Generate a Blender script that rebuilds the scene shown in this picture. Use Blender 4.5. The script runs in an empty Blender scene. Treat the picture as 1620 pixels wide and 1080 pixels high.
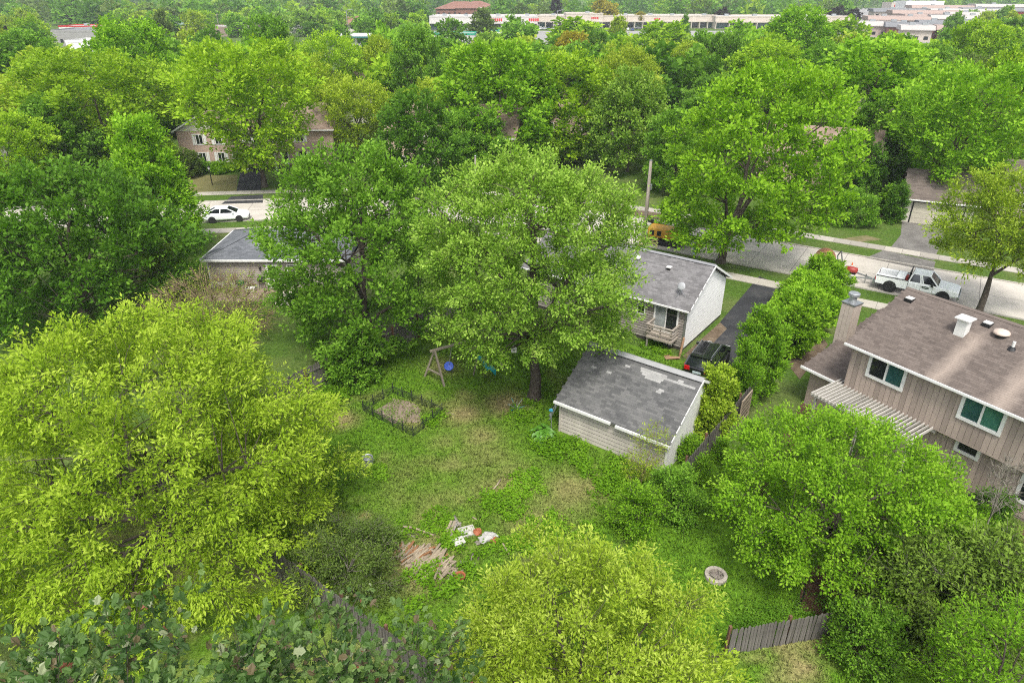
import bpy, bmesh, math, random
import numpy as np
from mathutils import Vector, Matrix

R_ = math.radians
scene = bpy.context.scene
COL = scene.collection
# ------------------------------------------------------------------ camera, sky, sun, exposure
F, CX, CY, HC = 1080.0, 810.0, 540.0, 22.0
TH = math.atan(560.0 / F); CT, ST = math.cos(TH), math.sin(TH)
cam = bpy.data.cameras.new("camera"); cam.lens = 24.0; cam.sensor_width = 36.0
cam.clip_start = 0.1; cam.clip_end = 8000
camo = bpy.data.objects.new("camera", cam); COL.objects.link(camo)
camo.location = (0, 0, HC); camo.rotation_euler = (math.pi / 2 - TH, 0, 0)
scene.camera = camo
SUN_EL, SUN_AZ = R_(58), R_(178)          # azimuth clockwise from +Y: high, behind the camera
world = bpy.data.worlds.new("World"); scene.world = world; world.use_nodes = True
wn = world.node_tree; wn.nodes.clear()
sky = wn.nodes.new('ShaderNodeTexSky'); sky.sky_type = 'NISHITA'; sky.sun_disc = False
sky.sun_elevation = SUN_EL; sky.sun_rotation = SUN_AZ
sky.air_density = 1.0; sky.dust_density = 3.0; sky.ozone_density = 1.0
hs = wn.nodes.new('ShaderNodeHueSaturation'); hs.inputs['Saturation'].default_value = 0.35
bg = wn.nodes.new('ShaderNodeBackground'); bg.inputs['Strength'].default_value = 0.14
wo = wn.nodes.new('ShaderNodeOutputWorld')
wn.links.new(sky.outputs[0], hs.inputs['Color']); wn.links.new(hs.outputs[0], bg.inputs[0]); wn.links.new(bg.outputs[0], wo.inputs[0])
sl = bpy.data.lights.new("sun", 'SUN'); sl.energy = 1.5; sl.angle = R_(13); sl.color = (1.0, 0.96, 0.88)
so = bpy.data.objects.new("sun", sl); COL.objects.link(so)
sd = Vector((math.sin(SUN_AZ) * math.cos(SUN_EL), math.cos(SUN_AZ) * math.cos(SUN_EL), math.sin(SUN_EL)))
so.rotation_euler = sd.to_track_quat('Z', 'Y').to_euler(); so.location = (0, 0, 60)
vs = scene.view_settings; vs.view_transform = 'Standard'; vs.look = 'None'; vs.exposure = 1.08; vs.gamma = 1.0
scene.cycles.max_bounces = 6; scene.cycles.diffuse_bounces = 3; scene.cycles.glossy_bounces = 2
scene.cycles.transmission_bounces = 4; scene.cycles.transparent_max_bounces = 6; scene.cycles.volume_bounces = 0
scene.cycles.use_denoising = False; scene.cycles.filter_width = 1.1; scene.cycles.sample_clamp_indirect = 4.0

# ------------------------------------------------------------------ placing helpers (photo pixel + height / distance -> metres)
def g(px, py, z=0.0):
    v = py - CY; d = F * ST + v * CT; w = F * CT - v * ST; k = (HC - z) / d
    return Vector(((px - CX) * k, w * k, z))
def at(px, py, Y):
    v = py - CY; d = F * ST + v * CT; w = F * CT - v * ST
    return Vector(((px - CX) * Y / w, Y, HC - Y * d / w))

# ------------------------------------------------------------------ materials
def nodes(name):
    m = bpy.data.materials.new(name); m.use_nodes = True
    nt = m.node_tree; b = nt.nodes['Principled BSDF']; return m, nt, b
def N(nt, t, **kw):
    n = nt.nodes.new(t)
    for k, v in kw.items():
        if k.startswith('i_'):
            n.inputs[k[2:].replace('_', ' ')].default_value = v
        else: setattr(n, k, v)
    return n
def ramp(nt, fac, stops):
    r = nt.nodes.new('ShaderNodeValToRGB'); e = r.color_ramp.elements
    e[0].position = stops[0][0]; e[0].color = (*stops[0][1], 1); e[1].position = stops[-1][0]; e[1].color = (*stops[-1][1], 1)
    for p, c in stops[1:-1]:
        x = e.new(p); x.color = (*c, 1)
    nt.links.new(fac, r.inputs[0]); return r.outputs[0]
def mixc(nt, fac, a, b, mode='MIX'):
    m = nt.nodes.new('ShaderNodeMix'); m.data_type = 'RGBA'; m.blend_type = mode
    for s, v in ((0, fac), (6, a), (7, b)):
        if hasattr(v, 'is_linked'): nt.links.new(v, m.inputs[s])
        else: m.inputs[s].default_value = v if s == 0 else (*v, 1)
    return m.outputs[2]
def noise(nt, scale, detail=4, rough=0.6, coord='Object', dist=0.0, stretch=None):
    if coord == 'Position':
        src = nt.nodes.new('ShaderNodeNewGeometry').outputs['Position']
    else:
        src = nt.nodes.new('ShaderNodeTexCoord').outputs[coord]
    if stretch:
        mp = nt.nodes.new('ShaderNodeMapping'); mp.inputs['Scale'].default_value = stretch
        nt.links.new(src, mp.inputs[0]); src = mp.outputs[0]
    n = N(nt, 'ShaderNodeTexNoise'); n.inputs['Scale'].default_value = scale; n.inputs['Detail'].default_value = detail
    n.inputs['Roughness'].default_value = rough; n.inputs['Distortion'].default_value = dist
    nt.links.new(src, n.inputs['Vector']); return n.outputs['Fac']
def mth(nt, op, a, b=None, c=None, clamp=False):
    m = nt.nodes.new('ShaderNodeMath'); m.operation = op; m.use_clamp = clamp
    for i, v in enumerate((a, b, c)):
        if v is None: continue
        if hasattr(v, 'is_linked'): nt.links.new(v, m.inputs[i])
        else: m.inputs[i].default_value = v
    return m.outputs[0]
def bump(nt, b, h, dist=0.02, s=0.5):
    n = nt.nodes.new('ShaderNodeBump'); n.inputs['Distance'].default_value = dist; n.inputs['Strength'].default_value = s
    nt.links.new(h, n.inputs['Height']); nt.links.new(n.outputs[0], b.inputs['Normal'])
def plain(name, c, rough=0.6, metal=0.0, var=0.12, scale=3.0, spec=0.5, coat=0.0):
    m, nt, b = nodes(name)
    f = noise(nt, scale, 5, 0.65); c = tuple(x * .9 for x in c)
    nt.links.new(ramp(nt, f, [(0.3, tuple(x * (1 - var) for x in c)), (0.7, tuple(min(1, x * (1 + var)) for x in c))]), b.inputs['Base Color'])
    b.inputs['Roughness'].default_value = rough; b.inputs['Metallic'].default_value = metal
    b.inputs['Specular IOR Level'].default_value = spec; b.inputs['Coat Weight'].default_value = coat
    return m
def mottled(name, stops, scale, rough=0.9, fine=None, coord='Position', bd=0.0):
    m, nt, b = nodes(name)
    f = noise(nt, scale, 6, 0.65, coord); stops = [(p_, tuple(x * .9 for x in q_)) for p_, q_ in stops]
    c = ramp(nt, f, stops)
    if fine:
        f2 = noise(nt, fine, 3, 0.7, coord)
        c = mixc(nt, 1.0, c, ramp(nt, f2, [(0.3, (0.6, 0.6, 0.6)), (0.7, (1.25, 1.25, 1.25))]), 'MULTIPLY')
        if bd: bump(nt, b, f2, bd, 0.8)
    nt.links.new(c, b.inputs['Base Color']); b.inputs['Roughness'].default_value = rough; b.inputs['Specular IOR Level'].default_value = 0.2
    return m
def wood(name, c1, c2, scale=2.0, stretch=(12, 12, 1), rough=0.85):
    m, nt, b = nodes(name)
    f = noise(nt, scale, 6, 0.7, 'Object', 0.5, stretch)
    oi = nt.nodes.new('ShaderNodeObjectInfo')
    c = ramp(nt, f, [(0.28, tuple(x * .9 for x in c1)), (0.72, tuple(x * .9 for x in c2))])
    k = mth(nt, 'MULTIPLY_ADD', oi.outputs['Random'], 0.5, 0.75)
    c = mixc(nt, 1.0, c, mixc(nt, k, (0, 0, 0), (1, 1, 1)), 'MULTIPLY')
    nt.links.new(c, b.inputs['Base Color']); b.inputs['Roughness'].default_value = rough; b.inputs['Specular IOR Level'].default_value = 0.2
    bump(nt, b, f, 0.01, 0.4)
    return m
def shingle_mat(name, dark, mid, light, streaks=None, blotch=0.6):
    """roof tabs: every tab its own tone (object or island random), weather blotches in world space"""
    m, nt, b = nodes(name); dark, mid, light = [tuple(x * .9 for x in q_) for q_ in (dark, mid, light)]
    oi = nt.nodes.new('ShaderNodeObjectInfo'); ge = nt.nodes.new('ShaderNodeNewGeometry')
    r = mth(nt, 'FRACT', mth(nt, 'ADD', oi.outputs['Random'], ge.outputs['Random Per Island']))
    f = noise(nt, blotch, 5, 0.65, 'Position')
    k = mth(nt, 'ADD', mth(nt, 'MULTIPLY', r, 0.34), mth(nt, 'MULTIPLY', f, 0.66))
    c = ramp(nt, k, [(0.22, dark), (0.5, mid), (0.85, light)])
    c = mixc(nt, mth(nt, 'MULTIPLY', mth(nt, 'GREATER_THAN', r, 0.93), 0.6), c, dark)
    fine = noise(nt, 60, 2, 0.5, 'Position')
    c = mixc(nt, 1.0, c, ramp(nt, fine, [(0.3, (0.75,) * 3), (0.7, (1.2,) * 3)]), 'MULTIPLY')
    if streaks:
        P0, u, n, lst, sc = streaks
        sub = nt.nodes.new('ShaderNodeVectorMath'); sub.operation = 'SUBTRACT'; nt.links.new(ge.outputs['Position'], sub.inputs[0]); sub.inputs[1].default_value = P0
        def dot(v):
            d = nt.nodes.new('ShaderNodeVectorMath'); d.operation = 'DOT_PRODUCT'; nt.links.new(sub.outputs[0], d.inputs[0]); d.inputs[1].default_value = v
            return d.outputs['Value']
        U, V = dot(u), dot(n); tot = None
        wob = mth(nt, 'MULTIPLY_ADD', noise(nt, 1.3, 3, 0.5, 'Position'), 0.5, -0.25)
        for uc, vt, wd in lst:
            dx = mth(nt, 'ABSOLUTE', mth(nt, 'SUBTRACT', mth(nt, 'ADD', U, wob), uc))
            s = mth(nt, 'SUBTRACT', 1.0, mth(nt, 'DIVIDE', dx, wd), clamp=True)
            s = mth(nt, 'MULTIPLY', s, mth(nt, 'MULTIPLY', mth(nt, 'SUBTRACT', vt, V), 0.9, clamp=True))
            tot = s if tot is None else mth(nt, 'MAXIMUM', tot, s)
        c = mixc(nt, mth(nt, 'MULTIPLY', tot, 0.95), c, sc)
    nt.links.new(c, b.inputs['Base Color']); b.inputs['Roughness'].default_value = 0.92; b.inputs['Specular IOR Level'].default_value = 0.25
    return m
def leaf_mat(name, dark, mid, light, transl=0.38, gloss=0.12):
    """leaf colours: tone = random per spray, tips lighter as young growth and painted highlights, rnd = one for each leaf"""
    m, nt, b = nodes(name); dark, mid, light = [(q_[0], q_[1], q_[2] * .6) for q_ in (dark, mid, light)]
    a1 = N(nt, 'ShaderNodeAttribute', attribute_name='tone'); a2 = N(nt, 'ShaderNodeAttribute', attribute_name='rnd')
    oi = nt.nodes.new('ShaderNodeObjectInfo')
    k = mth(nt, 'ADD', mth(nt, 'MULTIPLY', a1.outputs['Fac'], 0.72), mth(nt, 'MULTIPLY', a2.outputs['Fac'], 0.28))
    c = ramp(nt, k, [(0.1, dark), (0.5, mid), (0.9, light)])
    v = mth(nt, 'MULTIPLY_ADD', oi.outputs['Random'], 0.3, 0.85)
    c = mixc(nt, 1.0, c, mixc(nt, v, (0, 0, 0), (1, 1, 1)), 'MULTIPLY')
    nt.links.new(c, b.inputs['Base Color']); b.inputs['Roughness'].default_value = 0.55; b.inputs['Specular IOR Level'].default_value = gloss
    tr = nt.nodes.new('ShaderNodeBsdfTranslucent')
    nt.links.new(mixc(nt, 1.0, c, (1.15, 1.25, 0.55), 'MULTIPLY'), tr.inputs['Color'])
    mx = nt.nodes.new('ShaderNodeMixShader'); mx.inputs[0].default_value = transl
    nt.links.new(b.outputs[0], mx.inputs[1]); nt.links.new(tr.outputs[0], mx.inputs[2])
    nt.links.new(mx.outputs[0], nt.nodes['Material Output'].inputs['Surface'])
    return m
def glass_mat(name, c, rough=0.05):
    m, nt, b = nodes(name)
    f = noise(nt, 1.2, 2, 0.5)
    nt.links.new(ramp(nt, f, [(0.35, tuple(x * 0.6 for x in c)), (0.65, c)]), b.inputs['Base Color'])
    b.inputs['Roughness'].default_value = rough; b.inputs['Specular IOR Level'].default_value = 0.9
    return m
M = {}; HAZE = 0.0002
# ------------------------------------------------------------------ mesh helpers
class MB:
    def __init__(s): s.v = []; s.f = []
    def add(s, vs, fs):
        o = len(s.v); s.v += [tuple(x) for x in vs]; s.f += [tuple(i + o for i in q) for q in fs]; return s
    def box(s, x0, x1, y0, y1, z0, z1):
        return s.add([(x0, y0, z0), (x1, y0, z0), (x1, y1, z0), (x0, y1, z0), (x0, y0, z1), (x1, y0, z1), (x1, y1, z1), (x0, y1, z1)],
                     [(0, 3, 2, 1), (4, 5, 6, 7), (0, 1, 5, 4), (1, 2, 6, 5), (2, 3, 7, 6), (3, 0, 4, 7)])
    def bar(s, a, b, w, h=None, up=(0, 0, 1)):
        """square bar from a to b"""
        a, b = Vector(a), Vector(b); h = h or w; d = (b - a).normalized(); up = Vector(up)
        if abs(d.dot(up)) > 0.98: up = Vector((1, 0, 0))
        x = d.cross(up).normalized() * w / 2; y = x.cross(d).normalized() * h / 2
        vs = [p + sx * x + sy * y for p in (a, b) for sx, sy in ((-1, -1), (1, -1), (1, 1), (-1, 1))]
        return s.add(vs, [(3, 2, 1, 0), (4, 5, 6, 7), (0, 1, 5, 4), (1, 2, 6, 5), (2, 3, 7, 6), (3, 0, 4, 7)])
    def tube(s, pts, rad, n=8, cap=True):
        pts = [Vector(p) for p in pts]; k = len(pts)
        if not hasattr(rad, '__len__'): rad = [rad] * k
        o = len(s.v); ref = Vector((0, 0, 1))
        d0 = (pts[1] - pts[0]).normalized()
        if abs(d0.z) > 0.9: ref = Vector((1, 0, 0))
        for i, p in enumerate(pts):
            d = (pts[min(i + 1, k - 1)] - pts[max(i - 1, 0)]).normalized()
            x = d.cross(ref).normalized(); y = x.cross(d)
            for j in range(n):
                t = 2 * math.pi * j / n; s.v.append(tuple(p + rad[i] * (math.cos(t) * x + math.sin(t) * y)))
        for i in range(k - 1):
            for j in range(n):
                a = o + i * n + j; b = o + i * n + (j + 1) % n; s.f.append((a, b, b + n, a + n))
        if cap:
            s.f.append(tuple(o + j for j in range(n))[::-1]); s.f.append(tuple(o + (k - 1) * n + j for j in range(n)))
        return s
    def lathe(s, prof, n=16, c=(0, 0, 0), axis='z'):
        o = len(s.v); k = len(prof)
        for r, z in prof:
            for j in range(n):
                t = 2 * math.pi * j / n; a, b = r * math.cos(t), r * math.sin(t)
                p = (a, b, z) if axis == 'z' else ((a, z, b) if axis == 'y' else (z, a, b))
                s.v.append((p[0] + c[0], p[1] + c[1], p[2] + c[2]))
        for i in range(k - 1):
            for j in range(n):
                a = o + i * n + j; b = o + i * n + (j + 1) % n; s.f.append((a, b, b + n, a + n))
        s.f.append(tuple(o + j for j in range(n))[::-1]); s.f.append(tuple(o + (k - 1) * n + j for j in range(n)))
        return s
    def prism(s, poly, d0, d1, plane='xz'):
        """polygon extruded along the third axis"""
        n = len(poly)
        def P(q, d):
            return (q[0], d, q[1]) if plane == 'xz' else ((d, q[0], q[1]) if plane == 'yz' else (q[0], q[1], d))
        vs = [P(q, d0) for q in poly] + [P(q, d1) for q in poly]
        return s.add(vs, [tuple(range(n)), tuple(range(2 * n - 1, n - 1, -1))] + [(i, i + n, (i + 1) % n + n, (i + 1) % n) for i in range(n)])
    def loft(s, rings, cap=True):
        n = len(rings[0]); o = len(s.v)
        for r in rings: s.v += [tuple(p) for p in r]
        for i in range(len(rings) - 1):
            for j in range(n):
                a = o + i * n + j; b = o + i * n + (j + 1) % n; s.f.append((a, b, b + n, a + n))
        if cap: s.f.append(tuple(o + j for j in range(n))[::-1]); s.f.append(tuple(o + (len(rings) - 1) * n + j for j in range(n)))
        return s
    def mesh(s, name, fix=True, smooth=False):
        me = bpy.data.meshes.new(name); me.from_pydata(s.v, [], s.f); me.update()
        if fix:
            bm = bmesh.new(); bm.from_mesh(me); bmesh.ops.recalc_face_normals(bm, faces=bm.faces); bm.to_mesh(me); bm.free()
        if smooth: me.polygons.foreach_set('use_smooth', [True] * len(me.polygons))
        return me
    def build(s, name, mat, parent=None, loc=(0, 0, 0), rz=0.0, fix=True, smooth=False, bevel=0.0):
        o = obj(name, s.mesh(name, fix, smooth), mat, parent, loc, rz)
        if bevel:
            b = o.modifiers.new('bevel', 'BEVEL'); b.width = bevel; b.segments = 2; b.limit_method = 'ANGLE'
        return o
def obj(name, me, mat, parent=None, loc=(0, 0, 0), rz=0.0):
    o = bpy.data.objects.new(name, me); COL.objects.link(o)
    if mat is not None and len(me.materials) == 0: me.materials.append(mat)
    o.location = loc; o.rotation_euler = (0, 0, rz)
    if parent is not None: o.parent = parent
    return o
def tag(o, label=None, cat=None, group=None, kind=None):
    if label: o['label'] = label
    if cat: o['category'] = cat
    if group: o['group'] = group
    if kind: o['kind'] = kind
    return o
def thing(name, label, cat, loc=(0, 0, 0), rz=0.0, group=None):
    o = bpy.data.objects.new(name, None); COL.objects.link(o); o.empty_display_size = 0.3
    o.location = loc; o.rotation_euler = (0, 0, rz)
    return tag(o, label, cat, group)
def copy_part(o, parent, loc=None, rot=None, mat=None):
    c = o.copy(); COL.objects.link(c); c.parent = parent
    if loc is not None: c.location = loc
    if rot is not None: c.rotation_euler = rot
    if mat is not None:
        c.material_slots[0].link = 'OBJECT'; c.material_slots[0].material = mat
    return c
def npmesh(name, V, faces_flat, per, attrs=None, smooth=False):
    """V (n,3) float array, faces given as flat int array with `per` corners each (int or array of counts)"""
    me = bpy.data.meshes.new(name); V = np.asarray(V, np.float32); ff = np.asarray(faces_flat, np.int32).ravel()
    me.vertices.add(len(V)); me.vertices.foreach_set('co', V.ravel())
    cnt = np.full(len(ff) // per, per, np.int32) if np.isscalar(per) else np.asarray(per, np.int32)
    st = np.concatenate(([0], np.cumsum(cnt)[:-1])).astype(np.int32)
    me.loops.add(len(ff)); me.loops.foreach_set('vertex_index', ff)
    me.polygons.add(len(cnt)); me.polygons.foreach_set('loop_start', st); me.polygons.foreach_set('loop_total', cnt)
    if smooth: me.polygons.foreach_set('use_smooth', np.ones(len(cnt), bool))
    me.update(calc_edges=True)
    if not smooth: me.shade_flat()
    for k, a in (attrs or {}).items():
        at_ = me.attributes.new(k, 'FLOAT', 'POINT'); at_.data.foreach_set('value', np.asarray(a, np.float32))
    return me
def sheet(name, pts, z, mat, kind='structure', label=None, cat=None, parent=None):
    b = MB(); b.add([(p[0], p[1], z) for p in pts], [tuple(range(len(pts)))])
    me = b.mesh(name, False)
    if me.polygons[0].normal.z < 0: me.flip_normals()
    o = obj(name, me, mat, parent); tag(o, label, cat, None, kind); return o

# ------------------------------------------------------------------ foliage
def unit(a): return a / np.maximum(np.linalg.norm(a, axis=-1, keepdims=True), 1e-9)
LEAF = {
 'oval': (np.array([(0, 0, 0), (.45, -.30, .03), (1, 0, -.06), (.45, .30, .03)]), [(0, 1, 2, 3)]),
 'narrow': (np.array([(0, 0, 0), (.42, -.21, .02), (1, 0, -.16), (.42, .21, .02)]), [(0, 1, 2, 3)]),
 'clump': (np.array([(0, 0, 0), (.5, -.42, .12), (1, -.05, -.12), (.55, .40, .10)]), [(0, 1, 2), (0, 2, 3)]),
 'needle': (np.array([(0, -.05, 0), (1, 0, 0), (0, .05, 0)]), [(0, 1, 2)]),
 'maple': (np.array([(0, 0, 0), (.02, -.30, -.06), (.30, -.24, .02), (.42, -.56, -.20), (.56, -.26, .02), (.72, -.34, -.12), (1.02, 0, -.24),
                     (.72, .34, -.12), (.56, .26, .02), (.42, .56, -.20), (.30, .24, .02), (.02, .30, -.06)]),
           [(0, 1, 2), (2, 3, 4), (4, 5, 6), (6, 7, 8), (8, 9, 10), (10, 11, 0), (0, 2, 4, 6), (0, 6, 8, 10)]),
}
def place_leaves(P, D, Nrm, size, kind):
    """leaf template put at P, tip along D, face along Nrm -> verts, flat faces, counts"""
    T, fs = LEAF[kind]; n = len(P); k = len(T)
    X = unit(D); Y = unit(np.cross(Nrm, X)); Z = np.cross(X, Y)
    V = (P[:, None, :] + size[:, None, None] * (T[None, :, 0:1] * X[:, None] + T[None, :, 1:2] * Y[:, None] + T[None, :, 2:3] * Z[:, None])).reshape(-1, 3)
    flat = np.concatenate([np.array(f) for f in fs]); cnt = np.array([len(f) for f in fs])
    FF = (np.arange(n)[:, None] * k + flat[None]).ravel(); CN = np.tile(cnt, n)
    return V, FF, CN, k
def profile(shape, t):
    if shape == 'round': return np.sqrt(np.clip(1 - ((t - .45) / .56) ** 2, .02, 1))
    if shape == 'dome': return np.sqrt(np.clip(1 - ((t - .30) / .72) ** 2, .05, 1))
    if shape == 'cone': return np.clip(1.06 - t, 0, 1) ** .62 * np.clip(.55 + t * 3, 0, 1)
    if shape == 'column': return np.clip((1.05 - t) * 3.2, 0, 1) ** .5 * np.clip(.65 + t * 2, 0, 1)
    if shape == 'vase': return np.clip(.35 + t * 1.25, 0, 1) * np.sqrt(np.clip(1 - (np.clip(t - .62, 0, 1) / .40) ** 2, .03, 1))
    if shape == 'spread': return np.clip(.72 + t * 1.2, 0, 1) * np.sqrt(np.clip(1 - (np.clip(t - .35, 0, 1) / .67) ** 2, .03, 1))
    if shape == 'shrub': return np.sqrt(np.clip(1 - ((t - .25) / .78) ** 2, .05, 1))
    return np.ones_like(t)
def tubes_np(lines, nside):
    VV, FF = [], []; o = 0
    ang = np.arange(nside) * 2 * math.pi / nside; ca, sa = np.cos(ang)[None, :, None], np.sin(ang)[None, :, None]
    for P, r in lines:
        P = np.asarray(P, float); r = np.asarray(r, float); k = len(P)
        d = unit(np.gradient(P, axis=0)); ref = np.array([0.31, 0.87, 0.21]) if abs(d[0, 2]) > .8 else np.array([0.1, 0.2, 1.0])
        x = unit(np.cross(d, ref)); y = np.cross(x, d)
        VV.append((P[:, None] + r[:, None, None] * (ca * x[:, None] + sa * y[:, None])).reshape(-1, 3))
        i, j = np.meshgrid(np.arange(k - 1), np.arange(nside), indexing='ij')
        a = o + i * nside + j; b = o + i * nside + (j + 1) % nside
        FF.append(np.stack([a, b, b + nside, a + nside], -1).reshape(-1, 4)); o += k * nside
    return np.concatenate(VV), np.concatenate(FF)
def bez(a, b, c, n):
    t = np.linspace(0, 1, n)[:, None]; return (1 - t) ** 2 * a + 2 * t * (1 - t) * b + t * t * c
def tree_meshes(seed, H, R, z0, shape='round', nb=50, ns=12, nl=45, leaf=.14, kind='oval', bs=.26, spray=.55, rt=None, droop=0.0,
                fill=.45, lump=.22, flat=.65, twigs=True, lean=(0, 0), upb=.9, nlimb=6, jit=1.0, stem0=None, lw=.26, twr=None, sep=1.2):
    rng = np.random.default_rng(seed); rt = rt or H * .018
    ph = rng.uniform(0, 6.28, 6); fr = rng.integers(2, 5, 3)
    # bough centres, kept apart so that gaps stay between them
    n = nb * 14; t = rng.uniform(0.02, .98, n); th = rng.uniform(0, 2 * math.pi, n)
    pr = profile(shape, t); lob = 1 + lump * (np.sin(fr[0] * th + ph[0] + 3 * t) * .6 + np.sin(fr[1] * th - 5 * t + ph[1]) * .5 + np.sin(fr[2] * th + 8 * t + ph[2]) * .35)
    rad = R * (1 - bs * .8) * pr * lob * rng.uniform(0, 1, n) ** fill
    C = np.stack([rad * np.cos(th) + lean[0] * t, rad * np.sin(th) + lean[1] * t, z0 + (H - z0) * (.04 + t * (.96 - .45 * bs))], -1)
    keep = []; rb = R * bs; md = rb * sep
    w = rng.uniform(0, 1, n)
    order = np.argsort(w)
    for i in order:
        if len(keep) >= nb: break
        if not keep or np.min(np.sum((C[keep] - C[i]) ** 2, 1)) > md * md: keep.append(i)
        elif rng.uniform() < .02: keep.append(i)
    B = C[keep]; K = len(B); brad = rb * rng.uniform(.7, 1.25, K)
    # limbs
    ztop = z0 + (H - z0) * .72
    fork = max(z0 * .75, H * .10)
    trunk = np.array([(0, 0, -.15), (rt * .3, 0, fork * .5), (lean[0] * .05, lean[1] * .05, fork), (lean[0] * .4 + rng.normal() * .03 * R, lean[1] * .4 + rng.normal() * .03 * R, (fork + ztop) / 2), (lean[0] * .7, lean[1] * .7, ztop)])
    tt = np.linspace(0, 1, 9); tp = np.stack([np.interp(tt, np.linspace(0, 1, 5), trunk[:, k]) for k in range(3)], -1)
    lines = [(tp, rt * np.interp(tt, [0, .06, .3, .55, 1], [1.5, 1.05, .9, .5, .12]))]
    far = [int(np.argmax(np.linalg.norm(B[:, :2], axis=1)))]
    for _ in range(min(nlimb, K) - 1):
        dd = np.min(np.linalg.norm(B[:, None, :] - B[far][None], axis=2), axis=1); far.append(int(np.argmax(dd)))
    samp, srad = [], []
    for i in far:
        b = B[i]; za = fork + (max(b[2], fork) - fork) * rng.uniform(0, .35); a = np.array([np.interp(za, tp[:, 2], tp[:, 0]), np.interp(za, tp[:, 2], tp[:, 1]), za])
        c = a + (b - a) * .4 + np.array([0, 0, .22 * np.linalg.norm(b - a)]) + rng.normal(0, .04 * R, 3)
        L = bez(a, c, b, 8); L[1:-1] += rng.normal(0, .012 * R, (6, 3)); r = rt * np.linspace(.50, .07, 8); lines.append((L, r)); samp.append(L); srad.append(r)
    S = np.concatenate([tp[4:]] + samp); SR = np.concatenate([lines[0][1][4:]] + srad)
    for i in range(K):
        if i in far: continue
        b = B[i]; d = np.linalg.norm(S - b, axis=1) + np.where(S[:, 2] > b[2] - .05, .6 * R, 0); j = int(np.argmin(d)); a = S[j]
        c = a + (b - a) * .5 + np.array([0, 0, .15 * np.linalg.norm(b - a)]) + rng.normal(0, .03 * R, 3)
        L = bez(a, c, b, 5); lines.append((L, np.maximum(SR[j] * .55, rt * .05) * np.linspace(1, .25, 5)))
    if stem0 is not None: lines = lines[1:] if stem0 == 0 else lines
    TV, TF = tubes_np(lines, 7 if twigs else 5)
    # sprays
    ctr = np.repeat(np.arange(K), ns); m = len(ctr)
    q = unit(rng.normal(0, 1, (m, 3)) + np.array([0, 0, .35])) * (rng.uniform(0, 1, m) ** .45)[:, None]
    ax = np.array([lean[0] * .5, lean[1] * .5, z0 + (H - z0) * .3])
    out = unit(B[ctr] - ax)
    SC = B[ctr] + q * np.array([1, 1, flat]) * brad[ctr][:, None] + out * brad[ctr][:, None] * .25
    SD = unit(out * .8 + q * .6 + np.array([0, 0, upb * .5]) + rng.normal(0, .35, (m, 3)) + np.array([0, 0, -droop]))
    slen = spray * rng.uniform(.7, 1.35, m); tone_s = np.clip(rng.normal(.5, .2, m), 0, 1)
    if twigs:
        a = B[ctr] * .75 + SC * .25; b = SC + SD * slen[:, None] * .5; x = unit(np.cross(b - a, rng.normal(0, 1, (m, 3)))); y = unit(np.cross(b - a, x)); r0 = twr or max(.008, rt * .035)
        ring = []
        for (p, r) in ((a, r0), (b, r0 * .35)):
            for k in range(3): ring.append(p + r * (math.cos(2.094 * k) * x + math.sin(2.094 * k) * y))
        WV = np.stack(ring, 1).reshape(-1, 3); base = np.arange(m)[:, None] * 6 + len(TV)
        WF = np.concatenate([base + np.array([k, (k + 1) % 3, 3 + (k + 1) % 3, 3 + k]) for k in range(3)], 0)
        TV = np.concatenate([TV, WV]); TF = np.concatenate([TF, WF])
    trunk_me = npmesh('trunk', TV, TF.ravel(), 4, smooth=True)
    # leaves
    si = np.repeat(np.arange(m), nl); n = len(si); si = si[rng.uniform(0, 1, n) < np.clip(rng.normal(.85, .2, m), .3, 1)[si]]; n = len(si)
    u = rng.uniform(-.75, .55, n); perp = rng.normal(0, 1, (n, 3)) * (spray * lw)
    P = SC[si] + SD[si] * (u * slen[si])[:, None] + perp * np.array([1, 1, .75]) * (1 - .45 * np.clip(u, 0, 1))[:, None]
    D = unit(SD[si] * .8 + unit(perp) * .8 + rng.normal(0, .45 * jit, (n, 3)) + np.array([0, 0, -droop * .8]))
    Nn = unit(np.array([0, 0, 1.0]) + out[ctr][si] * (.5 + .6 * max(0, 1 - jit)) + (rng.normal(0, .42, (m, 3)) * jit)[si] + rng.normal(0, .32 * jit, (n, 3)))
    sz = leaf * rng.uniform(.6, 1.35, n)
    V, FF, CN, k = place_leaves(P, D, Nn, sz, kind)
    crown_me = npmesh('crown', V, FF, CN, {'tone': np.repeat(np.clip(tone_s[si] * .75 + .5 * (u + .75) / 1.3 - .12, 0, 1), k), 'rnd': np.repeat(rng.uniform(0, 1, n), k)})  # tone rises to the spray tip: young leaves plus clump highlights in the colour
    return trunk_me, crown_me
def put_tree(name, label, me, loc, lm, bm, s=(1, 1, 1), rz=0.0, group=None, cat='tree', wood_name='trunk', leaf_name='crown'):
    t = thing(name, label, cat, loc, rz, group); t.scale = s
    for nm, mesh, mat in ((wood_name, me[0], bm), (leaf_name, me[1], lm)):
        o = bpy.data.objects.new(nm, mesh); COL.objects.link(o); o.parent = t
        if not mesh.materials: mesh.materials.append(mat)
        o.material_slots[0].link = 'OBJECT'; o.material_slots[0].material = mat
    return t

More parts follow.
